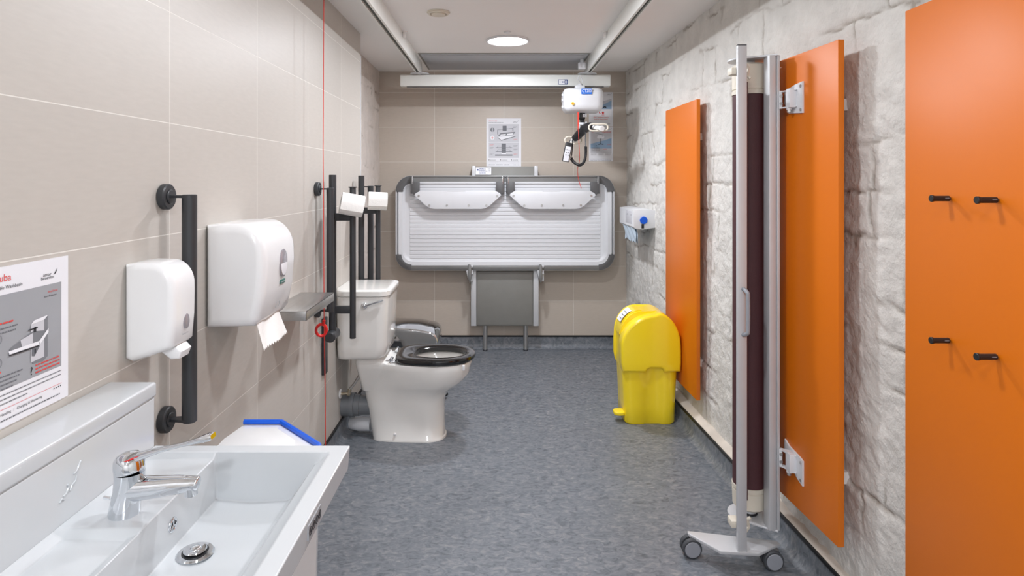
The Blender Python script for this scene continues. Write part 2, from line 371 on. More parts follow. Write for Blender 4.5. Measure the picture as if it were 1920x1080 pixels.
# hoist rails
def ceiling_rail(x0, x1, slot_left, label):
    t = thing('hoist_rail', ((x0 + x1) / 2, 2.0, 2.293), label, 'rail', 'hoist rails on the ceiling')
    zb = 2.293; w = x1 - x0
    prof = [(x0, CEIL), (x0, zb), (x0 + 0.007, zb), (x0 + 0.007, zb + 0.03), (x1 - 0.012, zb + 0.03), (x1 - 0.012, zb), (x1, zb), (x1, CEIL)]
    if not slot_left: prof = [(x0 + x1 - x, z) for x, z in prof]
    b = MB(); b.prism(prof, 'y', Y0 + 0.02, 4.86); b.build('track', 'rail', t)
    b = MB(); b.box(x0 + 0.006, x1 - 0.006, Y0 + 0.03, 4.80, zb + 0.012, zb + 0.029); b.build('slot', mat('rail_slot', (88, 92, 84), 0.6), t)
    s = 1 if x0 < 0 else -1
    for d in (3.0, 3.87):
        b = MB(); xx = (x1 if s > 0 else x0) + s * 0.012
        b.disc((xx, d, CEIL), (0, 0, -1), 0.02, 0.006, 20); b.box(xx - 0.008, xx + 0.008, d - 0.01, d + 0.01, CEIL - 0.04, CEIL, 0.002); b.build('fixing', 'ceiling', t)
    b = MB(); b.disc(((x0 + x1) / 2 + s * 0.005, 4.84, 2.295), (0, 0, -1), 0.075, 0.006, 36, 0.002)
    b.box((x0 + x1) / 2 - 0.012, (x0 + x1) / 2 + 0.012, 4.78, 4.86, 2.286, 2.31, 0.003); b.build('trolley', 'alu', t)
    return t
ceiling_rail(-0.652, -0.611, True, 'white hoist rail along the ceiling on the tiled wall side')
ceiling_rail(0.680, 0.718, False, 'white hoist rail along the ceiling on the stone wall side')

# cross beam
XB0, XB1, BD = P(750, 0, 4.85).x, P(1145, 0, 4.85).x, 4.85
t = thing('hoist_beam', (0.05, BD, 2.197), 'long white crosswise hoist beam hanging below the two ceiling rails', 'beam')
b = MB(); b.box(XB0, XB1, BD, BD + 0.065, 2.197, 2.287, 0.006, 3); b.build('beam', 'rail', t)
b = MB(); b.box(XB0 + 0.05, XB1 - 0.05, BD + 0.02, BD + 0.045, 2.192, 2.20); b.build('slot', 'darkgrey', t)
b = MB(); o = P(1047, 161, BD - 0.0015); u = (BD / F, 0, 0); v = (0, 0, BD / F)
b.quad(o, u, v, 0, 2.5, 17, 12); b.mat(1); b.quad(o - Vector((0, .0008, 0)), u, v, 0.7, 3.2, 10.5, 11.3)
for k in (10.8, 13.6): b.poly(o - Vector((0, .001, 0)), u, v, [(k, 10.8), (k + 1.2, 10.8), (k + 2.4, 7.2), (k + 1.2, 3.7), (k, 3.7), (k + 1.2, 7.2)])
b.mat(2); b.quad(o - Vector((0, .0012, 0)), u, v, 7.5, 5.8, 9, 8.6); b.quad(o - Vector((0, .0012, 0)), u, v, 4.2, 6.9, 5.5, 7.7)
tag(b.build('arrow_sticker', ['i_dblue', 'i_white', 'i_dblue'], t, flat=True, norm=False), 'blue and white chevron sticker')
b = MB(); p = P(1091, 131, 4.72)
b.box(p.x - 0.028, p.x + 0.028, 4.70, 4.74, CEIL - 0.085, CEIL - 0.035, 0.004)
for dx in (-0.014, 0.014): b.box(p.x + dx - 0.008, p.x + dx + 0.008, 4.695, 4.70, CEIL - 0.075, CEIL - 0.045, 0.002)
b.box(p.x - 0.012, p.x + 0.012, 4.71, 4.735, CEIL - 0.04, CEIL)
q = [P(1086, 140, 4.72), P(1083, 148, 4.73), P(1088, 154, 4.75), P(1092, 160, 4.78), P(1091, 163, 4.80)]
b.tube(q, 0.003, 6)
tag(b.build('power_socket', 'plastic2'), 'small white power connector box under the ceiling beside the rail end above the motor', 'socket')

# hoist motor
HD = 4.60; k = HD / F
def H(px, py, dd=0.0): return P(px, py, HD + dd)
t = thing('ceiling_hoist', H(1096, 208, 0.1), 'white ceiling hoist motor with a blue CT200 label hanging under the crosswise beam', 'hoist')
b = MB()
secs = []
for z_, sx_, sy_ in ((163, .78, .55), (163.3, .84, .7), (165, .93, .9), (170, .98, .97), (178, 1.0, 1.0), (184, 1.0, 1.0), (186, 0.985, 0.985), (195, .985, .97), (201, .95, .92), (206, .86, .8), (208, .78, .65), (208.5, .7, .5)):
    cx = H(1096, 0).x; hw = 38 * k * sx_; hd = 0.13 * sy_; z = H(0, z_).z
    secs.append([(cx + x, HD + 0.14 + y, z) for x, y in rrect(-hw, hw, -hd, hd, min(hw, hd) * 0.42, 6)])
b.loft(secs); b.build('motor_housing', 'plastic2', t, angle=50)
b = MB(); o = P(1090, 176.5, HD + 0.004); u = (k, 0, 0); v = (0, 0, k)
b.quad(o, u, v, 0, 0, 20, 10.5); b.mat(1); b.text('CT200', 7.6, o - Vector((0, .001, 0)), u, v, 1.2, 3.4, sx=.85)
b.quad(o - Vector((0, .001, 0)), u, v, 3, 1.6, 9, 2.1)
tag(b.build('blue_label', ['i_blue', 'i_white'], t, flat=True, norm=False), 'blue label reading CT200')
b = MB(); b.disc(P(1074, 194, HD + 0.008), (0, -1, 0), 0.012, 0.002, 20); b.mat(1); b.box(H(1073, 0).x, H(1075.2, 0).x, HD + 0.004, HD + 0.0055, H(0, 195).z, H(0, 193).z)
tag(b.build('warning_sticker', ['i_yellow', 'i_red'], t), 'round yellow warning sticker')
b = MB(); x = H(1059, 0).x
for py in (174, 184, 197):
    b = MB(); b.cyl((x + 0.005, HD + 0.12, H(0, py).z), (x - 0.012, HD + 0.12, H(0, py).z), 0.010, 16, 0.002); b.build('charging_contact', 'plastic2', t)
b = MB(); b.box(H(1083, 0).x, H(1101, 0).x, HD + 0.12, HD + 0.2, H(0, 163.5).z, H(0, 155).z, 0.004)
b.box(H(1089, 0).x, H(1095, 0).x, HD + 0.14, HD + 0.18, H(0, 158).z, 2.20, 0.002)
b.tube([H(1092, 154, .13), H(1091, 148, .12), H(1088, 141, .10)], 0.003, 6); b.build('hanger_block', 'plastic2', t)
b = MB(); b.box(H(1091, 0).x, H(1101.5, 0).x, HD + .12, HD + .15, H(0, 220.5).z, H(0, 207).z, .004); b.box(H(1092, 0).x, H(1101, 0).x, HD + .132, HD + .14, H(0, 232).z, H(0, 218).z, .002)
b.mat(1); b.quad(P(1092.5, 219.5, HD + .1185), u, v, 0, 0, 8, 6.5); b.mat(2); b.text('K', 5, P(1094.5, 218.5, HD + .118), u, v, 0, 0)
b.build('lifting_strap', ['black', 'i_white', 'i_black'], t)
b = MB(); b.tube([H(1084, 208, .1), H(1083, 214, .1), H(1086, 222, .1), H(1090, 229, .12)], 0.003, 8); b.build('control_cable', 'black', t)
# spreader bar
t2 = thing('spreader_bar', H(1097, 246, .1), 'curved black padded spreader bar with white loop hooks hanging on the hoist strap', 'spreader bar')
bar = [H(1077, 260, .22), H(1083, 255, .19), H(1090, 247, .15), H(1098, 240, .10), H(1107, 237.5, .03), H(1114, 238, -.02)]
b = MB(); b.tube(bar, [.026, .032, .035, .035, .033, .026], 16); b.build('padding', 'black', t2)
b = MB(); b.cyl(H(1112, 238, -.01), H(1128, 241, -.08), 0.016, 20, .003); b.disc(H(1127, 241, -.075), (0.3, -1, -.1), .021, .02, 20, .003); b.build('end_cap', 'plastic', t2)
b = MB(); b.cyl(H(1079, 259, .21), H(1071, 266, .26), 0.017, 16, .003); b.build('end_cap', 'plastic', t2)
for (a0, a1, yy, dd) in ((1104, 1140, 239, -.05), (1059, 1091, 263, .24)):
    hh = 6.3; pts = [H(a0 + hh + hh * math.cos(math.radians(a)), yy + hh * math.sin(math.radians(a)), dd) for a in range(90, 271, 30)] + [H(a1 - hh + hh * math.cos(math.radians(a)), yy + hh * math.sin(math.radians(a)), dd) for a in range(-90, 91, 30)]
    b = MB(); b.tube(pts, .0062, 8, loop=True); b.build('hook', 'cream', t2)
b = MB(); b.box(H(1089, 0).x, H(1104, 0).x, HD + .11, HD + .15, H(0, 231.5).z, H(0, 227).z, .003)
b.box(H(1089, 0).x, H(1091.5, 0).x, HD + .115, HD + .14, H(0, 240).z, H(0, 228).z, .002); b.box(H(1102, 0).x, H(1104.5, 0).x, HD + .115, HD + .14, H(0, 236).z, H(0, 225).z, .002); b.build('yoke', 'plastic2', t2)
# handset
t3 = thing('hoist_handset', H(1062, 303, .0), 'black and white corded handset hooked on the near end of the spreader bar', 'handset')
mt = Matrix.Translation(H(1063.5, 286, -.02)) @ Matrix.Rotation(math.radians(11), 4, 'Y')
b = MB(); b.box(-.026, .026, -.012, .012, -.07, .075, .005, 3, mt); b.build('body', 'black', t3)
b = MB(); b.box(-.020, .020, -.0145, -.011, -.066, .045, .001, 1, mt); b.mat(1)
for zz in (.02, 0, -.02):
    for xx in (-.008, .009): b.box(xx - .004, xx + .004, -.016, -.014, zz - .004, zz + .004, 0, 1, mt)
b.build('keypad', ['i_lgrey', 'i_mgrey'], t3)
b = MB(); b.tube([mt @ Vector((0, 0, .07)), H(1069, 263, -.01), H(1073, 262, 0), H(1074, 270, 0), H(1072, 290, 0), H(1070, 296, 0)], .004, 8)
path = []
ctrl = [H(1071, 297, 0), H(1076, 304, 0), H(1086, 309.5, 0), H(1094, 305, .01), H(1098, 292, .02), H(1098.5, 275, .03)]
def cat(pts, n):
    out = []
    for i in range(len(pts) - 1):
        p0, p1, p2, p3 = pts[max(i - 1, 0)], pts[i], pts[i + 1], pts[min(i + 2, len(pts) - 1)]
        for j in range(n):
            s_ = j / n; out.append(0.5 * ((2 * p1) + (p2 - p0) * s_ + (2 * p0 - 5 * p1 + 4 * p2 - p3) * s_ * s_ + (3 * p1 - p0 - 3 * p2 + p3) * s_ ** 3))
    out.append(pts[-1].copy()); return out
pp = cat(ctrl, 60); coil = []
for i, p in enumerate(pp):
    tt = (pp[min(i + 1, len(pp) - 1)] - pp[max(i - 1, 0)]).normalized(); n1 = tt.cross(Vector((0, 1, 0))).normalized(); a = i * 1.05
    coil.append(p + n1 * .009 * math.cos(a) + Vector((0, 1, 0)) * .009 * math.sin(a))
b.tube(coil, .0035, 5); b.tube([H(1098, 275, .03), H(1097.5, 262, .06), H(1098, 248, .08), H(1099, 240, .1)], .004, 8)
b.build('coiled_cable', 'black', t3)
# red emergency cord
b = MB(); b.prism([(H(1084, 0).x, H(0, 209).z), (H(1087.5, 0).x, H(0, 209).z), (H(1086.6, 0).x, H(0, 232).z), (H(1085, 0).x, H(0, 246).z)], 'y', HD + .05, HD + .053)
b.tube(cat([H(1085.5, 232, .05), H(1085, 250, .05), H(1086, 280, .05), H(1086.5, 300, .05), H(1083, 318, .05), H(1085, 337, .05), H(1090, 353, .05)], 6), .0024, 6)
tag(b.build('emergency_cord', 'redcord'), 'thin red emergency strap and cord hanging from the hoist motor over the changing bench', 'cord')

# ------------------------------------------------------------------ posters
def words(b, o, u, v, x, y, w, h, rnd, gap=.35):
    e = x + w
    while x < e - h:
        ww = min(h * rnd.uniform(1.2, 4.5), e - x); b.quad(o, u, v, x, y, x + ww, y + h); x += ww + h * gap * 2
def logo(b, o, u, v, x, y, s):
    b.text('astor', 1.0 * s, o, u, v, x, y + .55 * s, sx=1.1); b.text('bannerman', .95 * s, o, u, v, x - .6 * s, y - .1 * s, sx=.85)
    b.poly(o, u, v, [(x + 3.0 * s, y + .6 * s), (x + 3.6 * s, y + .8 * s), (x + 4.1 * s, y + 1.9 * s), (x + 3.4 * s, y + 1.1 * s)])
INK = ['paper', 'i_lgrey', 'i_dgrey', 'i_red', 'i_black', 'i_grey', 'i_white', 'i_mgrey', 'i_sky', 'i_dblue', 'i_pink']
# left wall poster (landscape-high A3), u runs away from camera (+y), v up
rnd = random.Random(4)
o0 = Vector((XL + 0.003, 0.842, 1.012)); u = Vector((0, .001, 0)); v = Vector((0, 0, .001))
def lay(n): return o0 + Vector((.0004 * n, 0, 0))
b = MB(); b.box(XL + .0005, XL + .003, .842, 1.262, 1.012, 1.300)
b.mat(5); b.quad(lay(1), u, v, 10, 68, 400, 238)
b.mat(3); b.text('astor Aquba', 19, lay(2), u, v, 178, 262); b.mat(4); b.text('Adjustable Accessible Washbasin', 9, lay(2), u, v, 178, 248)
logo(b, lay(2), u, v, 350, 250, 9.5)
# picture of the basin unit
b.mat(7); b.poly(lay(2), u, v, [(322, 172), (352, 175), (362, 180), (362, 98), (350, 92), (322, 94)])
b.mat(1); b.poly(lay(3), u, v, [(318, 170), (352, 172), (352, 100), (318, 98)])
b.mat(6); b.poly(lay(4), u, v, [(318, 170), (326, 176), (362, 179), (352, 172)])
b.mat(7); b.poly(lay(4), u, v, [(268, 138), (322, 156), (358, 150), (342, 128), (270, 128)])
b.mat(1); b.poly(lay(5), u, v, [(292, 147), (322, 153), (322, 132), (296, 131)])
b.mat(6); b.poly(lay(6), u, v, [(264, 134), (338, 134), (338, 127), (266, 128)]); b.poly(lay(6), u, v, [(338, 134), (362, 153), (362, 145), (340, 127)])
b.mat(4); b.poly(lay(6), u, v, [(264, 127), (338, 126), (338, 124), (266, 125)]); b.mat(2); b.poly(lay(5), u, v, [(320, 124), (340, 124), (326, 108), (320, 110)])
b.mat(4); b.quad(lay(6), u, v, 324, 154, 330, 163); b.quad(lay(6), u, v, 310, 160, 334, 162); b.quad(lay(6), u, v, 326, 112, 329, 122)
b.mat(3); b.text('Small Bowl', 6, lay(3), u, v, 362, 222); b.mat(4); b.text('Short Projection', 5, lay(3), u, v, 352, 214)
b.mat(10); b.poly(lay(3), u, v, [(205, 232), (240, 228), (243, 196), (208, 200)]); b.mat(3)
for i, s_ in enumerate(('NEW', 'SIZE', 'BASIN')): b.text(s_, 8, lay(4), u, v, 212, 219 - i * 8)
for (yy, hd_) in ((186, 1), (100, 0)):
    b.mat(3); words(b, lay(3), u, v, 190, yy, 86 if hd_ else 60, 3, rnd); b.mat(2)
    for i in range(2 if hd_ else 4): words(b, lay(3), u, v, 190, yy - 9 - i * 7.5, 100 - i * 8 + (0 if hd_ else 10), 2.2, rnd)
b.mat(4)
for yy in (160, 118):
    b.mat(2)
    for a in range(0, 360, 30):
        c0, s0 = math.cos(math.radians(a)), math.sin(math.radians(a)); c1, s1 = math.cos(math.radians(a + 30)), math.sin(math.radians(a + 30))
        b.poly(lay(3), u, v, [(242 + 9 * c0, yy + 9 * s0), (242 + 9 * c1, yy + 9 * s1), (242 + 8 * c1, yy + 8 * s1), (242 + 8 * c0, yy + 8 * s0)])
    b.mat(4); b.poly(lay(3), u, v, [(239, yy + 3), (245, yy + 3), (242, yy - 3)])
b.mat(4); b.text('?', 22, lay(3), u, v, 316, 74); b.mat(3)
for i in range(3): words(b, lay(3), u, v, 330, 88 - i * 7, 64, 2.6, rnd)
b.mat(7)
for i, w_ in enumerate((390, 390, 300)): words(b, lay(2), u, v, 10, 58 - i * 8, w_, 1.8, rnd, gap=.2)
b.mat(3); b.quad(lay(2), u, v, 10, 33, 400, 33.6); b.mat(4)
b.text('Assisted Bathing   |   Patient Handling   |   Changing & Showering', 7.2, lay(2), u, v, 168, 22, sx=.95)
b.mat(2); words(b, lay(2), u, v, 170, 12, 225, 2.2, rnd)
b.mat(4)
for i in range(4): b.quad(lay(2), u, v, 378 + i * 6, 27, 380.5 + i * 6, 29.5)
tag(b.build('information_poster', INK, flat=True, norm=False), 'landscape poster showing an adjustable washbasin, on the left tiled wall above the basin', 'poster')

def portrait(xl, zt, w, h, name, kind, label):
    b = MB(); yb = BACK - .0035; o = Vector((xl, yb, zt - h)); u = Vector((w / 210, 0, 0)); v = Vector((0, 0, h / 297)); rnd = random.Random(len(kind) + 3)
    L_ = lambda n: o - Vector((0, .0006 * n, 0))
    b.box(xl, xl + w, yb, BACK - .0005, zt - h, zt)
    if kind == 'bench':
        b.mat(3); b.text('Astor Invincible', 8, L_(1), u, v, 14, 279); b.mat(7); words(b, L_(1), u, v, 14, 272, 90, 2, rnd); b.mat(4); logo(b, L_(1), u, v, 165, 272, 7)
        b.mat(1); b.quad(L_(1), u, v, 14, 58, 197, 262); b.mat(6); b.quad(L_(2), u, v, 14, 150, 197, 152)
        b.mat(7); b.poly(L_(2), u, v, arc(36, 228, 13, 0, 360, 20)[:-1]); b.mat(1); b.quad(L_(3), u, v, 33, 216, 39, 240)
        b.mat(6); b.poly(L_(2), u, v, arc(36, 180, 13, 0, 360, 20)[:-1]); b.mat(3)
        b.poly(L_(3), u, v, [(33, 186), (39, 186), (36, 190)]); b.poly(L_(3), u, v, [(33, 174), (39, 174), (36, 170)]); b.quad(L_(3), u, v, 31, 178, 41, 182)
        b.mat(2); b.quad(L_(3), u, v, 98, 222, 122, 252)
        b.mat(7); b.poly(L_(2), u, v, [(70, 190), (86, 208), (176, 216), (160, 196)]); b.mat(6); b.poly(L_(3), u, v, [(68, 184), (160, 192), (176, 190), (90, 166)])
        b.mat(6); b.poly(L_(3), u, v, [(86, 200), (118, 203), (114, 194), (84, 191)]); b.poly(L_(3), u, v, [(126, 204), (164, 208), (158, 198), (124, 195)])
        b.mat(2)
        for q in ([(66, 228), (66, 226), (160, 236), (160, 238)], [(66, 228), (68, 228), (68, 200), (66, 200)], [(158, 238), (162, 238), (162, 220), (158, 220)], [(68, 184), (90, 166), (90, 162), (68, 180)], [(90, 166), (176, 190), (176, 186), (90, 162)]): b.poly(L_(4), u, v, q)
        b.mat(2); b.quad(L_(3), u, v, 92, 82, 118, 144)
        b.mat(7); b.quad(L_(4), u, v, 56, 118, 156, 121); b.quad(L_(4), u, v, 56, 96, 156, 99); b.mat(4); b.quad(L_(4), u, v, 52, 72, 158, 77)
        b.mat(6); b.poly(L_(4), u, v, [(90, 88), (120, 88), (118, 80), (92, 80)])
        for yy in (121, 99):
            b.mat(5); b.poly(L_(5), u, v, [(64, yy), (70, yy + 10), (140, yy + 10), (146, yy), (144, yy), (138, yy + 8), (72, yy + 8), (66, yy)])
        for (xx, yy, m_) in ((20, 136, 3), (20, 120, 2), (20, 84, 2), (164, 132, 2), (164, 110, 2), (164, 80, 3), (160, 245, 2), (164, 170, 3)):
            b.mat(m_); words(b, L_(2), u, v, xx, yy, 24, 1.6, rnd); words(b, L_(2), u, v, xx, yy - 5, 18, 1.6, rnd)
        b.mat(4); [words(b, L_(1), u, v, x_, 44, 36, 1.8, rnd) for x_ in (22, 92, 158)]; [b.quad(L_(1), u, v, x_, 43, x_ + 4, 48) for x_ in (14, 84, 150)]
        b.mat(5); b.quad(L_(1), u, v, 14, 34, 197, 35); b.quad(L_(1), u, v, 14, 26, 197, 27); b.mat(2)
        [words(b, L_(1), u, v, x_, 15, 38, 2.6, rnd) for x_ in (14, 60, 104)]; [b.quad(L_(1), u, v, x_, 14, x_ + 3, 17) for x_ in (166, 175, 184, 192)]
    else:
        b.mat(4); logo(b, L_(1), u, v, 165, 274, 8)
        b.mat(1); b.quad(L_(1), u, v, 14, 96 if kind == 'charge' else 70, 197, 262); b.mat(8); b.poly(L_(2), u, v, [(197, 226), (197, 110), (14, 90 + 20), (14, 130), (110, 180)] if kind == 'charge' else [(197, 200), (197, 110), (14, 110), (14, 150), (130, 180)])
        if kind == 'charge':
            b.mat(6); b.poly(L_(3), u, v, [(14, 262), (197, 262), (197, 240), (60, 200), (14, 200)])
            b.mat(4); b.poly(L_(4), u, v, [(120, 165), (135, 176), (148, 172), (152, 162), (146, 160), (140, 166), (126, 160)])
            b.mat(6); b.quad(L_(3), u, v, 14, 60, 197, 150); b.mat(3)
            b.text('t', 60, L_(4), u, v, 82, 112, sx=1.0); b.poly(L_(4), u, v, arc(122, 118, 10, 0, 360, 18)[:-1]); b.quad(L_(4), u, v, 119, 98, 125, 112); b.quad(L_(4), u, v, 110, 98, 134, 101)
            b.text('After use please return', 14, L_(4), u, v, 104, 76, 'CENTER'); b.text('hoist to charge point', 14, L_(4), u, v, 104, 58, 'CENTER')
            b.mat(2); words(b, L_(2), u, v, 14, 20, 170, 2.6, rnd); words(b, L_(2), u, v, 14, 12, 120, 2.6, rnd)
        else:
            b.mat(3); b.poly(L_(3), u, v, [(106, 262), (116, 250), (118, 253), (110, 264)]); words(b, L_(3), u, v, 120, 254, 70, 3, rnd); words(b, L_(3), u, v, 120, 246, 70, 3, rnd); words(b, L_(3), u, v, 26, 246, 18, 2.4, rnd)
            b.mat(6); b.poly(L_(3), u, v, [(70, 204), (78, 226), (128, 226), (134, 208), (128, 196), (76, 196)]); b.mat(7); b.poly(L_(3), u, v, [(44, 244), (120, 232), (120, 228)]); b.mat(9); b.quad(L_(4), u, v, 112, 214, 126, 220)
            b.mat(4); b.quad(L_(4), u, v, 100, 150, 105, 196); b.poly(L_(4), u, v, arc(103, 138, 28, 150, 30, 8, 14) + arc(103, 138, 22, 30, 150, 8, 8)); b.quad(L_(4), u, v, 64, 132, 67, 138)
            b.mat(3); words(b, L_(3), u, v, 160, 140, 30, 3, rnd); words(b, L_(3), u, v, 128, 104, 28, 3, rnd); b.mat(2)
            for i in range(4): words(b, L_(3), u, v, 22, 118 - i * 9, 70, 2.2, rnd)
            for x_ in (16, 80, 142):
                words(b, L_(2), u, v, x_, 60, 50, 2.6, rnd); words(b, L_(2), u, v, x_, 52, 44, 2, rnd)
            b.mat(4); words(b, L_(2), u, v, 14, 16, 180, 3, rnd); words(b, L_(2), u, v, 14, 5, 180, 2.4, rnd)
    return tag(b.build(name, INK, flat=True, norm=False), label, 'poster')
portrait(-.1105, 1.986, .300, .424, 'information_poster', 'bench', 'portrait poster with grey changing bench drawings on the far wall above the bench')
portrait(.775, 2.212, .208, .296, 'information_poster', 'charge', 'upper small poster with a red notice, on the far wall behind the hoist motor')
portrait(.775, 1.912, .208, .296, 'information_poster', 'hoist', 'lower small poster picturing a ceiling hoist, on the far wall right of the black handset')

# ------------------------------------------------------------------ changing bench
D = 5.12; k = D / F
def B(px, py, dd=0.0): return P(px, py, D + dd)
t = thing('changing_bench', (B(946, 0).x, D, 0.0), 'white ribbed fold-down changing bench with grey frame, folded up against the far tiled wall', 'changing bench')
x0, x1, z1, z0 = B(741, 0).x, B(1153, 0).x, B(0, 329).z, B(0, 507.5).z
out = rrect(x0, x1, z0, z1, .135, 10)
ring = [(out, .0), (out, .05)]
b = MB()
def at(pts, y): return [(x, y, z) for x, z in pts]
ins = lambda e, r: rrect(x0 + e, x1 - e, z0 + e, z1 - e, r, 10)
b.loft([at(ins(.004, .131), D + .06), at(ins(0, .135), D + .055), at(ins(0, .135), D + .005), at(ins(.004, .131), D), at(ins(.014, .121), D), at(ins(.017, .118), D + .012), at(ins(.017, .118), D + .06)])
b.build('frame', 'alu', t)
# channel along the top and bottom, in darker grey
b = MB(); b.loft([at(rrect(x0 + .12, x1 - .12, z1 - .052, z1 - .006, .004, 3), D + .02), at(rrect(x0 + .12, x1 - .12, z1 - .052, z1 - .006, .004, 3), D + .004)])
b.box(x0 + .12, x1 - .12, D - .002, D + .02, z1 - .017, z1 - .003, .003)
b.box(x0 + .12, x1 - .12, D - .002, D + .03, z0 + .004, z0 + .040, .005); b.build('side_channel', 'greyalu', t)
# tray
b = MB()
def wv(e, r): return rrect(x0 + e, x1 - e, z0 + e, z1 - e, r, 10)
tz0, tz1 = B(0, 499).z, z1 - .03
def tr(e, y, r): return at(rrect(x0 + .022 + e, x1 - .022 - e, tz0 + e, tz1 - e, r, 10), y)
b.loft([tr(0, D + .05, .12), tr(0, D + .010, .12), tr(.006, D + .004, .115), tr(.036, D + .006, .09), tr(.046, D + .020, .08), tr(.06, D + .026, .07)])
zz = B(0, 356).z
rx0, rx1 = B(768, 0).x, B(1126, 0).x
zz = B(0, 493).z; st = 7.42 * k
while zz < tz1 - .05:
    b.loft([[(rx0 + (.0 if i else 0), D + .027, zz), (rx0, D + .0208, zz + .003), (rx0, D + .0208, zz + st * .76), (rx0, D + .027, zz + st * .80)] if i == 0 else [(rx1, D + .027, zz), (rx1, D + .0208, zz + .003), (rx1, D + .0208, zz + st * .76), (rx1, D + .027, zz + st * .80)] for i in (0, 1)])
    zz += st
b.build('ribbed_tray', 'plastic2', t)
# corner mouldings
for sx_ in (-1, 1):
    for sz_ in (-1, 1):
        xc = x0 if sx_ < 0 else x1; zc = z0 if sz_ < 0 else z1
        cx = xc - sx_ * .135; cz = zc - sz_ * .135
        a0 = {(1, 1): 0, (-1, 1): 90, (-1, -1): 180, (1, -1): 270}[(sx_, sz_)]
        w = .062 if sz_ > 0 else .048
        pts = arc(cx, cz, .132, a0, a0 + 90, 10)
        inner = arc(cx, cz, .132 - w, a0 + 90, a0, 10)
        if sx_ > 0 and sz_ > 0 or sx_ < 0 and sz_ < 0: pass
        b = MB(); b.prism(pts + inner, 'y', D - .003, D + .03, capr=.003, seg=2)
        b.build('corner_moulding', 'darkgrey', t)
# side support flaps
for (fa, fb) in ((777, 940), (955, 1117)):
    fl = [(fa, 366), (fa + 3, 362), (fa + 12, 357.5), (fb - 12, 357.5), (fb - 3, 362), (fb, 366), (fb - 22, 386), (fb - 30, 390.5), (fb - 38, 391.8), (fa + 38, 391.8), (fa + 30, 390.5), (fa + 22, 386)]
    b = MB(); b.prism([(B(x, 0, -.05).x, B(0, y, -.05).z) for x, y in fl], 'y', D - .062, D - .048, capr=.003, seg=2)
    b.box(B(fa + 62, 0, -.05).x, B(fa + 96, 0, -.05).x, D - .064, D - .05, B(0, 358.6, -.05).z, B(0, 356.8, -.05).z)
    fo = b.build('side_flap', 'plastic2', t)
    for (x, y) in ((fa + 8, 367), (fb - 8, 367), (fa + 28, 385), (fa + 61, 385), (fb - 61, 385), (fb - 28, 385)):
        b = MB(); b.disc(B(x, y, -.0635), (0, -1, 0), .009, .003, 14, .001); b.build('bolt', 'steel', fo)
    for hx, s_ in ((fa, 1), (fb, -1)):
        b = MB(); q = [(hx - 4 * s_, 341), (hx + 10 * s_, 341), (hx + 10 * s_, 357), (hx + 6 * s_, 361), (hx, 366), (hx - 4 * s_, 362)]
        b.prism([(B(x, 0, -.03).x, B(0, y, -.03).z) for x, y in q], 'y', D - .048, D - .02, capr=.003, seg=2)
        b.box(min(B(hx - 6 * s_, 0).x, B(hx - 3 * s_, 0).x), max(B(hx - 6 * s_, 0).x, B(hx - 3 * s_, 0).x), D - .045, D + .01, B(0, 363).z, B(0, 330).z, .003)
        b.build('hinge_arm', 'darkgrey', t)
        b = MB(); b.box(min(B(hx - 1.5 * s_, 0).x, B(hx - 3.2 * s_, 0).x), max(B(hx - 1.5 * s_, 0).x, B(hx - 3.2 * s_, 0).x), D - .05, D + .0, B(0, 345).z, B(0, 331).z, .002); b.build('hinge_plate', 'chrome', t)
# column behind
CD = .06
b = MB(); b.box(B(884, 0, CD).x, B(1008, 0, CD).x, D + CD, BACK - .001, B(0, 611, CD).z, B(0, 312, CD).z, .004); b.build('column', 'greypanel', t)
for (xa, xb_) in ((883, 893), (1000, 1010)):
    b = MB(); b.box(B(xa, 0, CD).x, B(xb_, 0, CD).x, D + CD - .012, D + CD + .03, B(0, 611, CD).z, B(0, 505, CD).z, .004, 3); b.build('column_edge', 'alu', t)
    b = MB(); b.box(B(xa + 1.5, 0, CD).x, B(xb_ - 1.5, 0, CD).x, D + CD - .012, D + CD + .03, B(0, 330, CD).z, B(0, 311, CD).z, .004, 3)
    b.build('column_edge', 'alu', t)
b = MB(); b.box(B(895, 0, CD).x, B(998, 0, CD).x, D + CD - .006, D + CD + .002, B(0, 609, CD).z, B(0, 509, CD).z, .002); b.build('column_panel', 'greypanel', t)
for px in (909.5, 986):
    b = MB(); x = B(px, 0, CD).x; b.cyl((x, D + CD + .05, .012), (x, D + CD + .05, .35), .0195, 24); b.mat(1); b.cyl((x, D + CD + .05, 0), (x, D + CD + .05, .014), .021, 20, .003)
    b.build('leg', ['steel', 'rubber'], t)
for (xa, za) in ((876, 1), (1009, 1)):
    b = MB()
    b.prism([(B(x + xa, 0, -.01).x, B(0, y, -.01).z) for x, y in ((2, 496), (6, 496), (8, 500), (8, 522), (5, 531), (2, 522))], 'y', D - .02, D + .0, capr=.002, seg=2)
    b.mat(1); b.prism([(B(x + xa, 0, 0).x, B(0, y, 0).z) for x, y in ((-2, 508), (11, 498), (11, 527), (6, 528), (1, 521))], 'y', D + .0, D + .06, capr=.002, seg=2)
    b.sphere(B(xa + 9, 500, -.01), .012); b.sphere(B(xa + 9, 513, -.01), .010)
    b.build('latch', ['greyalu', 'alu'], t)
b = MB(); o = B(892.5, 327, CD - .0045 + .0); o.y = D + CD - .0075
b.box(B(892, 0, CD).x, B(921, 0, CD).x, D + CD - .0065, D + CD + .001, B(0, 327.5, CD).z, B(0, 314, CD).z, 0)
u = Vector((k, 0, 0)); v = Vector((0, 0, k)); rnd = random.Random(2); b.mat(1)
b.poly(o, u, v, arc(3.5, 8.5, 1.5, 0, 360, 12)[:-1])
for i in range(5): words(b, o, u, v, 6.5, 10 - i * 2, 10, .8, rnd)
b.mat(2); b.quad(o, u, v, 18, .5, 18.3, 12.5)
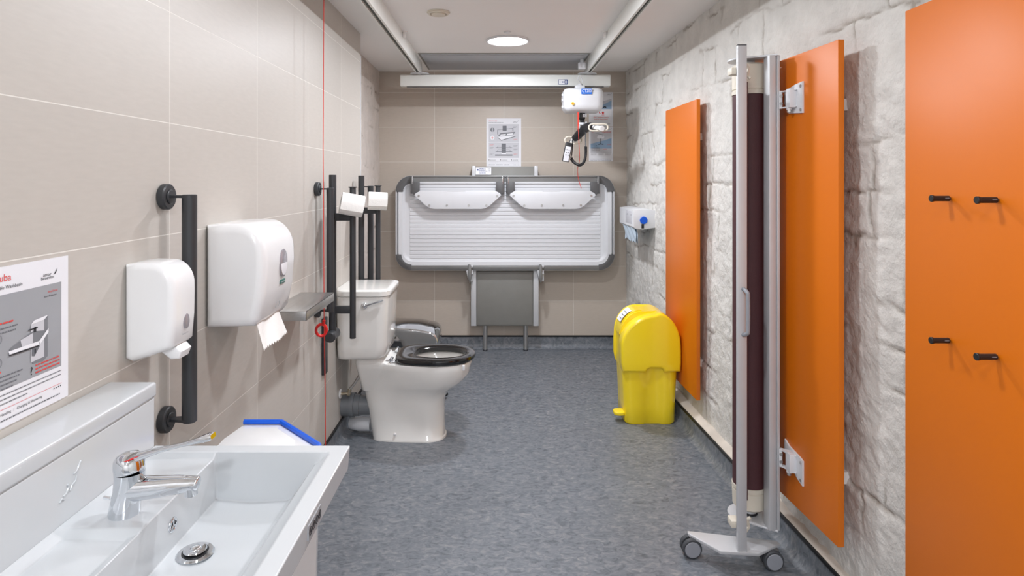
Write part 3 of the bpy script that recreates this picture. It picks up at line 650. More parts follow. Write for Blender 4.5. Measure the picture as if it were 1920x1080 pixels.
b.poly(o, u, v, [(19.2, 5), (21.2, 5), (20.2, 7.4)])
for i in range(4): words(b, o, u, v, 22.5, 10 - i * 2, 5, .6, rnd)
tag(b.build('instruction_label', ['i_white', 'i_dblue', 'i_mgrey'], t, flat=True, norm=False), 'white instruction label with blue print')

# ------------------------------------------------------------------ vertical grab rails
def grab_rail(d, label):
    t = thing('grab_rail', (XL, d, .82), label, 'grab rail', 'vertical grab rails on the tiled wall')
    zt, zb = 1.411, .822; xb = -.819
    b = MB(); b.cyl((xb, d, zb - .006), (xb, d, zt + .006), .0185, 28, .002); b.build('bar', 'blackmetal', t)
    for z in (zt, zb):
        b = MB(); b.disc((XL, d, z), (1, 0, 0), .034, .020, 36, .003); b.disc((XL + .02, d, z), (1, 0, 0), .019, .004, 28, .002); b.build('wall_disc', 'blackmetal', t)
        b = MB(); b.prism([(XL + .018, d - .008), (xb, d - .0185), (xb, d + .0185), (XL + .018, d + .008)], 'z', z - .003, z + .004); b.build('arm', 'blackmetal', t)
    return t
grab_rail(1.622, 'matt black vertical grab rail above the wash basin, between the two white dispensers')
grab_rail(2.975, 'matt black vertical grab rail at the far end of the steel shelf')
grab_rail(3.905, 'matt black vertical grab rail at the far edge of the tiled wall behind the toilet')
# drop-down rails (raised)
def drop_rail(d, label):
    t = thing('drop_down_rail', (XL, d, .475), label, 'support rail', 'raised drop-down rails beside the toilet')
    b = MB(); b.box(XL, XL + .016, d - .03, d + .03, .475, .76, .004, 3); b.build('wall_plate', 'blackmetal', t)
    b = MB(); b.cyl((-.842, d - .055, .672), (-.842, d + .055, .672), .027, 28, .006); b.box(XL + .01, -.84, d - .02, d + .02, .655, .69, .003); b.build('pivot', 'blackmetal', t)
    b = MB(); b.cyl((-.842, d, .68), (-.842, d, 1.481), .0185, 28, .002); b.build('main_bar', 'blackmetal', t)
    b = MB(); b.cyl((-.740, d, .655), (-.740, d, 1.418), .0155, 24, .001); b.build('second_bar', 'blackmetal', t)
    for z in (.80, 1.268):
        b = MB(); b.box(-.842, -.74, d - .010, d + .010, z - .019, z + .019, .002); b.build('cross_tie', 'blackmetal', t)
    b = MB(); b.tube([(-.74, d, 1.36), (-.735, d + .02, 1.345), (-.72, d + .03, 1.33)], .006, 8); b.build('roll_holder', 'blackmetal', t)
    b = MB(); b.disc((-.740, d, 1.416), (0, 0, 1), .022, .005, 24, .001); b.build('bar_cap', 'blackmetal', t)
    return t
drop_rail(3.10, 'raised black drop-down rail in front of the toilet cistern')
drop_rail(3.745, 'raised black drop-down rail behind the toilet cistern')
def toilet_roll(c, tilt, yaw, label):
    mt = Matrix.Translation(c) @ Matrix.Rotation(math.radians(yaw), 4, 'Z') @ Matrix.Rotation(math.radians(tilt), 4, 'Y')
    b = MB(); n = 40
    def ringp(x, r): return [mt @ Vector((x, r * math.cos(2 * math.pi * i / n), r * math.sin(2 * math.pi * i / n))) for i in range(n)]
    h = .056; b.loft([ringp(-h, .020), ringp(-h, .052), ringp(-h + .002, .054), ringp(h - .002, .054), ringp(h, .052), ringp(h, .020), ringp(-h, .020)], False, False)
    # loose end of paper
    sec = []
    for x in (-h + .001, h - .001): sec.append([mt @ Vector((x, -.0545 * math.cos(a), .0545 * math.sin(a)) if i < 5 else (x, -.0545, .0545 * math.sin(a))) for i, a in enumerate([1.2, .9, .6, .3, 0, -.3, -.55])])
    b.loft(sec, False, False, closed=False)
    return tag(b.build('toilet_roll', 'tissue', origin=c), label, 'toilet roll', 'toilet rolls on the raised rails')
toilet_roll(P(660, 384, 3.035), 11, 17, 'white toilet roll tilted on the drop-down rail nearer the viewer')
toilet_roll(P(708, 377, 3.69), 3, 14, 'white toilet roll on the farther drop-down rail behind the cistern')

# ------------------------------------------------------------------ steel shelf
b = MB()
xs0, xs1, ds, de, zs = XL, -.739, 2.35, 2.75, .951
b.box(xs0, xs1, ds, de, zs - .0025, zs, .0008); b.box(xs0, xs1, ds, ds + .003, zs - .036, zs, .0008); b.box(xs1 - .003, xs1, ds, de, zs - .036, zs, .0008); b.box(xs0, xs1, de - .003, de, zs - .036, zs, .0008)
tag(b.build('wall_shelf', 'steel'), 'brushed steel wall shelf beyond the paper towel dispenser', 'shelf')
# ------------------------------------------------------------------ red pull cord
cx = -.800; cd = 2.80
t = thing('pull_cord', (cx, cd, .2), 'red alarm pull cord with a red ring hanging beside the tiled wall', 'cord')
b = MB(); b.tube([(cx, cd, CEIL), (cx - .004, cd, 1.6), (cx + .001, cd, .80), (cx + .006, cd, .45), (cx + .008, cd, .12)], .0019, 6); b.build('cord', 'redcord', t)
b = MB(); b.torus((cx - .012, cd, P(0, 619, cd).z), .023, .0065, (.35, -1, 0), 36, 1.15); b.cyl((cx - .002, cd, .80), (cx, cd, .815), .007, 12); b.build('ring', 'red', t)
b = MB(); b.disc((cx, cd, CEIL), (0, 0, -1), .03, .02, 24, .003); b.build('ceiling_switch', 'plastic2', t)

# ------------------------------------------------------------------ towel dispenser
t = thing('paper_towel_dispenser', (XL, 1.99, 1.005), 'large white paper towel dispenser on the tiled wall with a towel hanging out', 'dispenser')
prof = [(XL, 1.006), (-.745, 1.010), (-.728, 1.03), (-.712, 1.11), (-.706, 1.19)] + [(-.79 + .083 * math.cos(math.radians(a)), 1.222 + .10 * math.sin(math.radians(a))) for a in range(8, 91, 9)] + [(-.84, 1.322), (XL, 1.318)]
b = MB(); b.prism(prof, 'y', 1.848, 2.135, capr=.028, seg=5); b.build('housing', 'plastic', t, angle=45)
b = MB()
for i, (e, x) in enumerate(((1.0, -.7075), (1.0, -.704), (.9, -.7015))): pass
el = lambda s_, x: [(x, 2.005 + .033 * s_ * math.cos(a), 1.185 + .045 * s_ * math.sin(a)) for a in [2 * math.pi * q / 32 for q in range(32)]]
b.loft([el(1.0, -.715), el(1.0, -.704), el(.92, -.7025)]); b.mat(1)
b.loft([[(-.7022, 2.005 + .029 * math.cos(a), 1.185 + .040 * math.sin(a)) for a in [math.pi + math.pi * q / 16 for q in range(17)]], [(-.7018, 2.005 + .028 * math.cos(a), 1.185 + .039 * math.sin(a)) for a in [math.pi + math.pi * q / 16 for q in range(17)]]])
b.build('window', ['window', 'i_white'], t)
b = MB(); b.box(-.715, -.7075, 1.985, 2.030, 1.118, 1.131, .001); b.mat(1); b.text('Kimberly-Clark', .0066, (-.7068, 1.987, 1.122), (0, 1, 0), (0, 0, 1), 0, 0)
b.build('brand_plate', ['i_green', 'i_white'], t)
b = MB(); b.mat(0); u = (0, 1, 0); v = (0, 0, 1)
b.tube([(-.7175, 1.965, 1.045), (-.7145, 1.965, 1.062), (-.7145, 1.995, 1.062), (-.7175, 1.995, 1.045)], .0006, 5); b.build('tear_mark', 'i_grey', t)
b = MB(); N_ = 28; top = []; bot = []
rows = []
for j, (zz, xx, ya, yb_) in enumerate(((1.02, -.742, 1.875, 2.055), (.995, -.738, 1.872, 2.06), (.96, -.727, 1.868, 2.068), (.935, -.715, 1.865, 2.078))):
    r_ = []
    for i in range(N_ + 1):
        s_ = i / N_; y = ya + (yb_ - ya) * s_; z = zz + (0.02 * s_ if j < 3 else .0 * s_)
        if j == 3: z += (.008 if i % 2 else 0)
        r_.append((xx + .004 * math.sin(s_ * 9 + j), y, z))
    rows.append(r_)
b.loft(rows + [[(x + .0006, y, z) for x, y, z in rows[-1]]] + [[(x + .0006, y, z) for x, y, z in q] for q in rows[::-1]][1:], False, False, closed=False)
tag(b.build('paper_towel', 'tissue'), 'white paper towel with a serrated edge hanging out of the large dispenser', 'paper towel')
# ------------------------------------------------------------------ soap dispenser
t = thing('soap_dispenser', (XL, 1.505, 1.02), 'small white soap dispenser on the tiled wall between the poster and the black rail', 'dispenser')
prof = [(XL, 1.030), (-.872, 1.022), (-.83, 1.035), (-.785, 1.052), (-.776, 1.06), (-.771, 1.12), (-.770, 1.18)] + [(-.822 + .052 * math.cos(math.radians(a)), 1.195 + .062 * math.sin(math.radians(a))) for a in range(8, 91, 9)] + [(-.86, 1.258), (XL, 1.254)]
b = MB(); b.prism(prof, 'y', 1.450, 1.565, capr=.018, seg=5); b.build('housing', 'plastic', t, angle=45)
b = MB(); b.prism([(-.835, 1.045), (-.782, 1.055), (-.768, 1.040), (-.775, 1.022), (-.795, 1.020), (-.815, 1.036)], 'y', 1.482, 1.535, capr=.006, seg=3); b.build('push_lever', 'plastic', t)
el = lambda s_, x: [(x, 1.512 + .013 * s_ * math.cos(a), 1.108 + .018 * s_ * math.sin(a)) for a in [2 * math.pi * q / 28 for q in range(28)]]
b = MB(); b.loft([el(1, -.775), el(1, -.7695), el(.85, -.7685)]); b.build('window', 'window', t)
b = MB(); b.text('Kimberly-Clark', .0058, (-.7705, 1.492, 1.078), (0, 1, 0), (0, 0, 1), 0, 0, sx=.8); b.build('brand_mark', 'i_mgrey', t, flat=True, norm=False)

# ------------------------------------------------------------------ wash basin
t = thing('wash_basin', (-.6, 1.15, .79), 'wide white rectangular wash basin with a box-shaped back panel on the tiled wall', 'wash basin')
XF = -.34; D0, D1 = .88, 1.40
def zprof(x, d):
    return None
xs = [-.786, -.765, -.655, -.632, -.626, -.55, -.470, -.458, -.408, -.394, -.376, XF]
def bowl_z(i, tray): 
    led = .838
    return [led, .824 if tray else led, .824 if tray else led, led if not tray else .836, .748, .742, .746, .752, .826, .834, .850, .850][i]
dsl = [(D0, 'rim'), (.915, 'rim'), (.925, 'b0'), (.945, 't'), (1.075, 't'), (1.088, 'b'), (1.358, 'b'), (1.366, 'rim'), (D1, 'rim')]
secs = []
for (d, kk) in dsl:
    row = []
    for i, x in enumerate(xs):
        z = .85 if kk == 'rim' else bowl_z(i, kk == 't')
        xx = XF + (.0 if i < len(xs) - 1 else -.010 * ((d - 1.14) / .26) ** 2 * 0) if i == len(xs) - 1 else x
        row.append((xx, d, z))
    secs.append(row)
b = MB(); n = len(xs)
vs = [p for r_ in secs for p in r_]; fs = [(i * n + j, i * n + j + 1, (i + 1) * n + j + 1, (i + 1) * n + j) for i in range(len(secs) - 1) for j in range(n - 1)]
# skirt and underside
base = len(vs); border = [i * n for i in range(len(secs))] + [(len(secs) - 1) * n + j for j in range(1, n)] + [i * n + n - 1 for i in range(len(secs) - 2, -1, -1)] + [j for j in range(n - 2, 0, -1)]
nb = len(border)
lower = [Vector((vs[q][0] + (-.004 if vs[q][0] > -.36 else 0), vs[q][1] + (-.004 if vs[q][1] > 1.39 else 0), .797)) for q in border]
low2 = [Vector((max(-.80, min(-.358, p.x - .0)), max(.895, min(1.384, p.y)), .785)) for p in lower]
low3 = [Vector((max(-.80, min(-.42, p.x)), max(.905, min(1.375, p.y)), .72)) for p in lower]
vs += lower + low2 + low3
for a in range(nb):
    c_ = (a + 1) % nb
    fs.append((border[a], border[c_], base + c_, base + a)); fs.append((base + a, base + c_, base + nb + c_, base + nb + a)); fs.append((base + nb + a, base + nb + c_, base + 2 * nb + c_, base + 2 * nb + a))
fs.append(tuple(base + 2 * nb + a for a in range(nb)))
b.add(vs, fs); bo = b.build('bowl', 'basin', t, angle=40)
bm_ = bmesh.new(); bm_.from_mesh(bo.data); bmesh.ops.remove_doubles(bm_, verts=bm_.verts[:], dist=1e-5); bm_.to_mesh(bo.data); bm_.free()
md = bo.modifiers.new('bevel', 'BEVEL'); md.width = .0055; md.segments = 4; md.limit_method = 'ANGLE'; md.angle_limit = math.radians(22); md.use_clamp_overlap = True; md.harden_normals = True
bo.data.shade_smooth()
b = MB(); b.box(XL, -.786, .62, 1.40, .40, .960, .004, 3); b.box(XL, -.782, .618, 1.402, .962, .995, .006, 4)
b.box(XL, -.787, .62, 1.40, .955, .966); b.build('back_panel', 'basin', t)
b = MB()
for q in ([(.0, 0), (.010, .004), (.018, .020), (.014, .03)], [(.022, .004), (.028, .018), (.040, .024), (.044, .040)], [(.034, .05), (.046, .056), (.052, .070), (.058, .08)], [(-.012, -.012), (-.004, -.004), (.004, -.012)]):
    b.tube([(-.7855, 1.105 + y * .8, .885 + z * .55) for y, z in q], .0018, 6)
b.build('embossed_logo', 'basin', t)
# chrome overflow and waste
b = MB(); c = Vector((-.6285, 1.18, .792)); nx = Vector((1, 0, -.06)).normalized()
b.torus(c, .0115, .003, nx, 32); b.build('overflow_ring', 'chrome', t)
b = MB(); b.disc(c - nx * .001, nx, .010, .001, 24); b.mat(1)
for a in (90, 210, 330):
    p2 = c + nx * .002 + Vector((0, math.cos(math.radians(a)), math.sin(math.radians(a)))) * .0115; b.tube([c + nx * .002, p2], .0016, 6)
b.build('overflow_grille', ['black', 'chrome'], t)
dc = P(366, 1046, 1.165); dc.z = .746
b = MB(); b.disc(dc - Vector((0, 0, .002)), (0, 0, 1), .034, .006, 40, .0028); b.mat(1); b.disc(dc + Vector((0, 0, .004)), (0, 0, 1), .024, .001, 32); b.mat(0)
b.disc(dc + Vector((0, 0, .006)), (0, 0, 1), .021, .004, 32, .002); b.sphere(dc + Vector((0, 0, .010)), .012, (1, 1, .4)); b.build('waste_plug', ['chrome', 'black'], t)
# control label on the front edge
y0_ = 1.04; y1_ = 1.185
b = MB(); b.box(XF - .003, XF + .0006, 1.093, 1.168, .812, .838); b.mat(1)
for i in range(4):
    yc = 1.103 + i * .0185
    b.torus((XF + .001, yc, .825), .007, .0007, (1, 0, 0), 20, s2=5)
    if i == 0: b.poly((XF + .0012, yc, .825), (0, 1, 0), (0, 0, 1), [(-.005, -.003), (.005, -.003), (0, .006)])
    if i == 1: b.poly((XF + .0012, yc, .825), (0, 1, 0), (0, 0, 1), [(-.005, .004), (.005, .004), (0, -.005)])
    if i > 1: b.quad((XF + .0012, yc, .825), (0, 1, 0), (0, 0, 1), -.002, -.004, .002, .004)
tag(b.build('control_label', ['i_grey', 'i_black'], t), 'grey strip with up and down symbols')
# ------------------------------------------------------------------ tap
fb = Vector((-.694, 1.135, .838)); 
t = thing('mixer_tap', fb, 'chrome mixer tap with a long raised lever handle on the wash basin ledge', 'tap')
b = MB()
secs = []
for z, r, dx, sy_ in ((0, .0265, 0, 1), (.003, .0270, 0, 1), (.025, .0255, .003, 1), (.045, .025, .007, 1), (.066, .0258, .010, 1), (.078, .0262, .010, 1)):
    secs.append([fb + Vector((dx + r * math.cos(a), r * .95 * math.sin(a), z)) for a in [2 * math.pi * q / 32 for q in range(32)]])
b.loft(secs); 
sp = cat([fb + Vector((.005, 0, .046)), fb + Vector((.05, 0, .049)), fb + Vector((.10, 0, .054)), fb + Vector((.128, 0, .056)), fb + Vector((.138, 0, .055))], 5); n = len(sp)
b.tube(sp, [.024 - .011 * min(1, i / (n * .7)) if i < n - 2 else (.011 if i == n - 2 else .006) for i in range(n)], 20)
b.build('body', 'chrome', t, angle=60)
b = MB(); b.cyl(fb + Vector((.122, 0, .050)), fb + Vector((.124, 0, .034)), .0115, 24, .001); b.build('spout_nozzle', 'chrome', t)
b = MB(); secs = []
for s_, r in ((0, .0255), (.012, .026), (.024, .024), (.032, .018), (.036, .006)):
    secs.append([fb + Vector((.010 - .004 * s_ / .03 + r * math.cos(a), r * math.sin(a), 0.080 + s_ * .95 + .16 * (r * math.cos(a)))) for a in [2 * math.pi * q / 32 for q in range(32)]])
b.loft(secs)
def bar_sec(x, z, w, h): return [fb + Vector((x - .25 * q2, q1, z + q2)) for q1, q2 in rrect(-w, w, -h, h, min(w, h) * .8, 4)]
b.loft([bar_sec(.0, .098, .016, .007), bar_sec(.03, .107, .013, .006), bar_sec(.07, .119, .008, .0035), bar_sec(.11, .129, .0075, .003), bar_sec(.14, .137, .009, .0045), bar_sec(.160, .143, .011, .006), bar_sec(.165, .1445, .010, .004)])
b.build('lever', 'chrome', t, angle=50)
b = MB(); b.prism([(-.022, -.003), (.0, .004), (.012, .003), (.0, -.006)], 'z', 0, .001, mtx=Matrix.Translation(fb + Vector((.022, -.017, .108))) @ Matrix.Rotation(math.radians(-17), 4, 'Y')); b.build('hot_mark', 'red', t)
b = MB(); b.cyl(fb + Vector((-.026, 0, .028)), fb + Vector((-.038, 0, .030)), .003, 10); b.build('pull_rod', 'chrome', t)

# ------------------------------------------------------------------ waste bin with blue trim (behind basin)
t = thing('waste_bin', (-.66, 1.6, 0), 'tall white bin with a blue rimmed faceted lid standing behind the wash basin', 'bin')
foot = [(-.735, 1.46), (-.50, 1.44), (-.445, 1.50), (-.470, 1.60), (-.622, 1.755), (-.730, 1.755), (-.745, 1.66)]
def sc(pts, s_, cx=-.66, cy=1.59): return [(cx + (x - cx) * s_, cy + (y - cy) * s_) for x, y in pts]
b = MB(); b.loft([[(x, y, 0) for x, y in sc(foot, .93)], [(x, y, .005) for x, y in sc(foot, .94)], [(x, y, .70) for x, y in foot]]); b.build('body', 'plastic', t, angle=20)
b = MB(); b.loft([[(x, y, .702) for x, y in sc(foot, 1.01)], [(x, y, .725) for x, y in sc(foot, 1.01)], [(x, y, .66 + (y - 1.44) * .34 + .005) for x, y in sc(foot, .97)], [(x * .5 - .33, y * .5 + .80, .765) for x, y in foot]] and [[(x, y, .700) for x, y in foot], [(x, y, .755) for x, y in sc(foot, .995)], [(-.60 + (x + .60) * .5, 1.62 + (y - 1.62) * .5, .772) for x, y in foot]]); b.build('lid', 'plastic', t, angle=15)
b = MB(); q = sc(foot, .998)
b.tube([(x, y, .763) for x, y in [q[2], q[3], q[4], q[5]]], .0075, 8); b.build('rim', 'blue', t)

# ------------------------------------------------------------------ toilet
TY = 3.50
t = thing('toilet', (-.5, TY, 0), 'white porcelain toilet with cistern and black seat against the tiled wall', 'toilet')
def outline(xb, xf, wb, wm, xm, z, n=48, p=2.3):
    pts = []
    for i in range(n):
        a = 2 * math.pi * i / n; c_, s_ = math.cos(a), math.sin(a)
        if c_ >= 0: x = xm + (xf - xm) * (abs(c_) ** (2 / p)); y = wm * (1 if s_ >= 0 else -1) * abs(s_) ** (2 / p)
        else:
            tt = abs(c_) ** (2 / 4.5); x = xm - (xm - xb) * tt; w = wm + (wb - wm) * sstep(0, .75, tt); y = w * (1 if s_ >= 0 else -1) * abs(s_) ** (2 / 4.5)
        pts.append((x, TY + y, z))
    return pts
b = MB()
S_ = [(-.712, -.300, .098, .105, -.42, 0.0), (-.712, -.300, .098, .105, -.42, .012), (-.716, -.308, .094, .100, -.42, .016), (-.730, -.312, .094, .10, -.42, .12), (-.750, -.310, .096, .104, -.42, .22), (-.760, -.285, .10, .115, -.41, .270),
      (-.768, -.238, .105, .140, -.39, .298), (-.774, -.196, .11, .162, -.38, .332), (-.780, -.168, .12, .175, -.37, .37), (-.785, -.162, .13, .180, -.36, .405), (-.790, -.153, .135, .183, -.36, .432), (-.790, -.156, .135, .181, -.36, .440)]
secs = [outline(*q) for q in S_]
def oval(xc, a_, b_, z): return [(xc + a_ * math.copysign(abs(math.cos(t_)) ** .9, math.cos(t_)), TY + b_ * math.sin(t_), z) for t_ in [2 * math.pi * i / 48 for i in range(48)]]
secs += [oval(-.345, .165, .140, .442), oval(-.345, .155, .128, .435), oval(-.35, .15, .122, .40), oval(-.36, .13, .10, .33), oval(-.38, .08, .06, .26), oval(-.39, .04, .03, .25)]
b.loft(secs); b.build('pan', 'porcelain', t, angle=60)
# shelf behind the seat sloping up to the cistern
b = MB(); secs = []
for z, xf, w in ((.28, -.66, .085), (.36, -.62, .11), (.41, -.60, .128), (.440, -.59, .136), (.446, -.605, .136), (.454, -.635, .135), (.464, -.655, .133), (.474, -.665, .13), (.482, -.672, .125)):
    secs.append([(x, TY + y, z) for x, y in rrect(-.768 - .026 * min(1, (z - .28) / .16), xf, -w, w, .03, 5)])
b.loft(secs); b.build('cistern_platform', 'porcelain', t, angle=60)
# seat
b = MB()
def so(xb, xf, w, z, r=.0): return outline(xb, xf, w * .86, w, -.36, z, 48, 2.15)
z = .447
def hole(a_, b_, zz): return oval(-.335, a_, b_, zz)
secs = [so(-.578, -.140, .185, z), so(-.584, -.134, .190, z + .010), so(-.580, -.138, .186, z + .024), so(-.565, -.155, .170, z + .030), hole(.160, .118, z + .028), hole(.150, .108, z + .020), hole(.150, .108, z)]
secs.append(secs[0]); b.loft(secs, False, False); b.build('seat', 'gloss_black', t, angle=50)
b = MB(); b.box(-.20, -.185, TY - .188, TY - .17, .424, .450, .003); b.build('seat_buffer', 'plastic2', t)
for s_ in (-1, 1):
    b = MB(); y = TY + s_ * .10; b.cyl((-.602, y, .440), (-.602, y, .462), .010, 16, .002); b.box(-.63, -.575, y - .009, y + .009, .447, .456, .003); b.cyl((-.598, y - .025, .462), (-.598, y + .025, .462), .009, 14, .002)
    b.build('seat_hinge', 'chrome', t)
b = MB(); b.sphere((-.578, TY - .101, .045), .008, (1, .6, 1), 14); b.build('floor_bolt_cap', 'plastic', t)
# cistern
b = MB(); secs = []
def csec(z, x1_, hw, r, bow=0.0):
    return [(x + bow * (1 - ((y) / hw) ** 2) * (1 if x > -.75 else 0), TY - .01 + y, z) for x, y in rrect(XL + .002, x1_, -hw, hw, r, 7)]
for z, x1_, hw, r in ((.478, -.66, .155, .05), (.482, -.640, .165, .055), (.50, -.625, .172, .055), (.55, -.618, .176, .05), (.70, -.612, .180, .05), (.822, -.606, .183, .045)):
    secs.append(csec(z, x1_, hw, r, .008))
b.loft(secs); b.build('cistern', 'porcelain', t, angle=60)
b = MB(); b.loft([csec(.824, -.602, .186, .05, .01), csec(.828, -.599, .190, .052, .01), csec(.852, -.599, .190, .052, .01), csec(.858, -.604, .184, .05, .01), csec(.861, -.62, .168, .04, .01)]); b.build('cistern_lid', 'porcelain', t, angle=40)
cy = TY - .193
b = MB(); p0 = P(683.5, 573, 3.31); p0.y = cy
b.cyl(p0 + Vector((0, .01, 0)), p0 + Vector((0, -.010, 0)), .017, 24, .003); b.sphere(p0 + Vector((0, -.012, 0)), .012)
e = p0 + Vector((.105, -.016, .034)); b.tube([p0 + Vector((0, -.014, 0)), p0.lerp(e, .5) + Vector((0, -.010, 0)), p0.lerp(e, .8) + Vector((0, -.006, 0)), e], [.009, .0065, .010, .006], 14, flat=.7)
b.build('flush_lever', 'chrome', t)
# waste pipe and supply
b = MB(); zc = .175
b.tube([(XL, TY - .01, zc), (XL + .045, TY - .01, zc), (XL + .046, TY - .01, zc), (XL + .07, TY - .01, zc), (XL + .071, TY - .01, zc), (XL + .10, TY - .01, zc), (XL + .101, TY - .01, zc), (-.70, TY - .01, zc)], [.062, .062, .068, .068, .060, .060, .055, .052], 28)
b.build('waste_pipe', 'greypipe', t)
b = MB(); b.tube([(XL + .04, TY + .06, .045), (-.80, TY + .03, .05), (-.74, TY + .03, .05)], [.036, .039, .04], 20); b.build('trap_cover', 'plastic2', t)
vz = .262; vd = 3.42
b = MB(); b.disc((XL, vd, vz), (1, 0, 0), .027, .010, 24, .004); b.mat(1); b.cyl((XL + .008, vd, vz), (XL + .062, vd, vz + .004), .009, 14, .001); b.cyl((XL + .05, vd, vz - .008), (XL + .056, vd, vz + .026), .011, 14, .002)
b.mat(2); b.tube(cat([Vector((XL + .056, vd, vz + .026)), Vector((XL + .09, vd, .33)), Vector((XL + .125, vd, .40)), Vector((XL + .13, vd, .48))], 5), .0075, 10); b.build('supply_pipe', ['plastic', 'brass', 'steel'], t)

# ------------------------------------------------------------------ chrome pedal bin behind the toilet
t = thing('pedal_bin', (-.62, 4.2, 0), 'low bin with a rounded chrome lid standing behind the toilet', 'bin')
b = MB(); secs = []
for z, e in ((0, .012), (.01, .008), (.29, .0), (.30, .002)):
    secs.append([(x, y, z) for x, y in rrect(-.80 + e, -.425 - e, 4.06 + e, 4.36 - e, .05, 6)])
b.loft(secs); b.build('body', 'black', t)
b = MB(); prof = [(-.80, .31), (-.423, .31), (-.412, .33)] + [(-.475 + .07 * math.cos(math.radians(a)), .385 + .068 * math.sin(math.radians(a))) for a in range(0, 91, 10)] + [(-.55, .468), (-.70, .474), (-.80, .474)]
b.prism(prof, 'y', 4.045, 4.37, capr=.012, seg=4); b.build('lid', 'chrome', t, angle=50)
b = MB(); b.box(-.81, -.418, 4.04, 4.375, .300, .348, .004); b.build('lid_band', 'steel', t)
b = MB(); b.sphere((-.355, 4.08, .030), .016, (1, 1.3, .7)); b.tube([(-.50, 4.09, .02), (-.36, 4.08, .025)], .006, 8); b.build('pedal', 'black', t)

# ------------------------------------------------------------------ couch roll holder on the right wall
t = thing('paper_roll_holder', (1.05, 4.65, 1.1), 'white paper roll holder with a blue knob on the stone wall beside the changing bench', 'dispenser')
b = MB(); b.prism([(.962, 1.118), (.975, 1.105), (1.03, 1.098), (1.128, 1.112), (1.128, 1.236), (1.03, 1.246), (.962, 1.238)], 'y', 4.40, 4.90, capr=.003, seg=2); b.build('housing', 'plastic2', t, angle=30)
b = MB(); b.disc(P(1206.5, 413, 4.397), (0, -1, 0), .027, .012, 28, .003); b.mat(1); p = P(1205, 423, 4.397); b.box(p.x - .009, p.x + .009, 4.394, 4.399, p.z - .02, p.z + .01, .001); b.build('knob', ['blue', 'black'], t)
b = MB(); b.box(.9605, .963, 4.45, 4.66, 1.135, 1.228, .0008); b.mat(1); 
for yy in (4.47, 4.60): b.disc((.9606, yy, 1.20), (-1, 0, 0), .006, .001, 10)
b.build('side_plate', ['i_lgrey', 'i_mgrey'], t)
b = MB(); rows = []
rnd = random.Random(5)
for j in range(7):
    z = 1.112 - .0185 * j; rows.append([(.972 + .006 * math.sin(i * 1.3 + j * .8) + .003 * j, 4.42 + .40 * i / 14 - (.003 * j), z + (.010 * math.sin(i * 2.1) if j == 6 else 0)) for i in range(15)])
b.loft(rows, False, False, closed=False); b.loft([[(x + .012, y, z) for x, y, z in r_] for r_ in rows], False, False, closed=False)
tag(b.build('tissue_sheet', 'bluetissue', norm=False, angle=80), 'pale blue tissue sheet hanging out of the paper roll holder', 'paper')
# ------------------------------------------------------------------ yellow bin
t = thing('waste_bin', (.9, 3.76, 0), 'tall yellow plastic bin with domed swing lid beside the orange panel', 'bin')
b = MB(); secs = []
for z, e in ((0, .016), (.012, .010), (.10, .009), (.34, .0)):
    pts = rrect(.738 + e, 1.062 - e, 3.640 + e * .6, 3.885 - e * .6, .045, 8)
    secs.append([(x, y, z) for x, y in pts])
# front with shallow recess
def body_sec(z, e):
    yn = 3.640 + e * .6; yf = 3.885; a, c_ = .738 + e, 1.062 - e
    return [(x, y, z) for x, y in arc(a + .045, yn + .045, .045, 180, 270, 6) + [(.855, yn), (.868, yn + .010), (.955, yn + .010), (.968, yn)] + arc(c_ - .045, yn + .045, .045, 270, 360, 6) + arc(c_ - .04, yf - .04, .04, 0, 90, 5) + arc(a + .04, yf - .04, .04, 90, 180, 5)]
b.loft([body_sec(0, .018), body_sec(.01, .010), body_sec(.10, .008), body_sec(.36, -.004)]); b.build('body', 'yellow', t, angle=40)
def dome(s_, lw=.135, lh=.168):
    left, right, zb, zt = .722, 1.076, .322, .668
    pts = [(left + .010, zb), (.868, zb - .004), (.876, zb + .012), (.893, zb + .020), (.955, zb + .020), (.968, zb + .012), (.974, zb - .004), (right - .003, zb)]
    pts += [(right, zb + .05), (right, zb + .12)]
    pts += [(.935 + .141 * math.cos(math.radians(a)), .465 + (zt - .465) * math.sin(math.radians(a))) for a in range(12, 90, 8)]
    pts += [(.86 + .135 * math.cos(math.radians(a)), .50 + (zt - .50) * math.sin(math.radians(a))) for a in range(90, 176, 8)] if s_ else [(.935 + (.935 - left) * math.cos(math.radians(a)), .47 + (zt - .012 - .47) * math.sin(math.radians(a))) for a in range(94, 176, 8)]
    pts += [(left, zb + .13), (left, zb + .05)]
    return pts
def inset(pts, dx, dz): return [(max(x, .722 + dx) if x < .9 else x, z - (dz if (z > .5 and x < .905) else 0)) for x, z in pts]
b = MB(); b.prism(dome(0), 'y', 3.615, 3.715, capr=.022, seg=5); b.prism(dome(1), 'y', 3.862, 3.895, capr=.010, seg=4)
core = [(x if x > .90 else max(x, .722 + .012), z - (.0 if x > .90 else .008 if z > .45 else 0)) for x, z in dome(1)]
b.prism(core, 'y', 3.70, 3.87); b.build('hood', 'yellow', t, angle=45)
b = MB()
fl = [(.86 + .128 * math.cos(math.radians(a)), .50 + .158 * math.sin(math.radians(a))) for a in range(176, 80, -8)]
b.loft([[(x - .004, 3.722, z + .008) for x, z in fl] + [(x + .01, 3.722, z - .01) for x, z in fl[::-1]], [(x - .004, 3.855, z + .008) for x, z in fl] + [(x + .01, 3.855, z - .01) for x, z in fl[::-1]]]); b.build('swing_flap', 'yellow', t)
b = MB(); q = [(.86 + .136 * math.cos(math.radians(a)), .493 + .168 * math.sin(math.radians(a))) for a in (148, 138, 128, 118, 110)]
b.loft([[(x - .008, y_, z + .008) for x, z in q] for y_ in (3.735, 3.84)], False, False, closed=False)
b.mat(1)
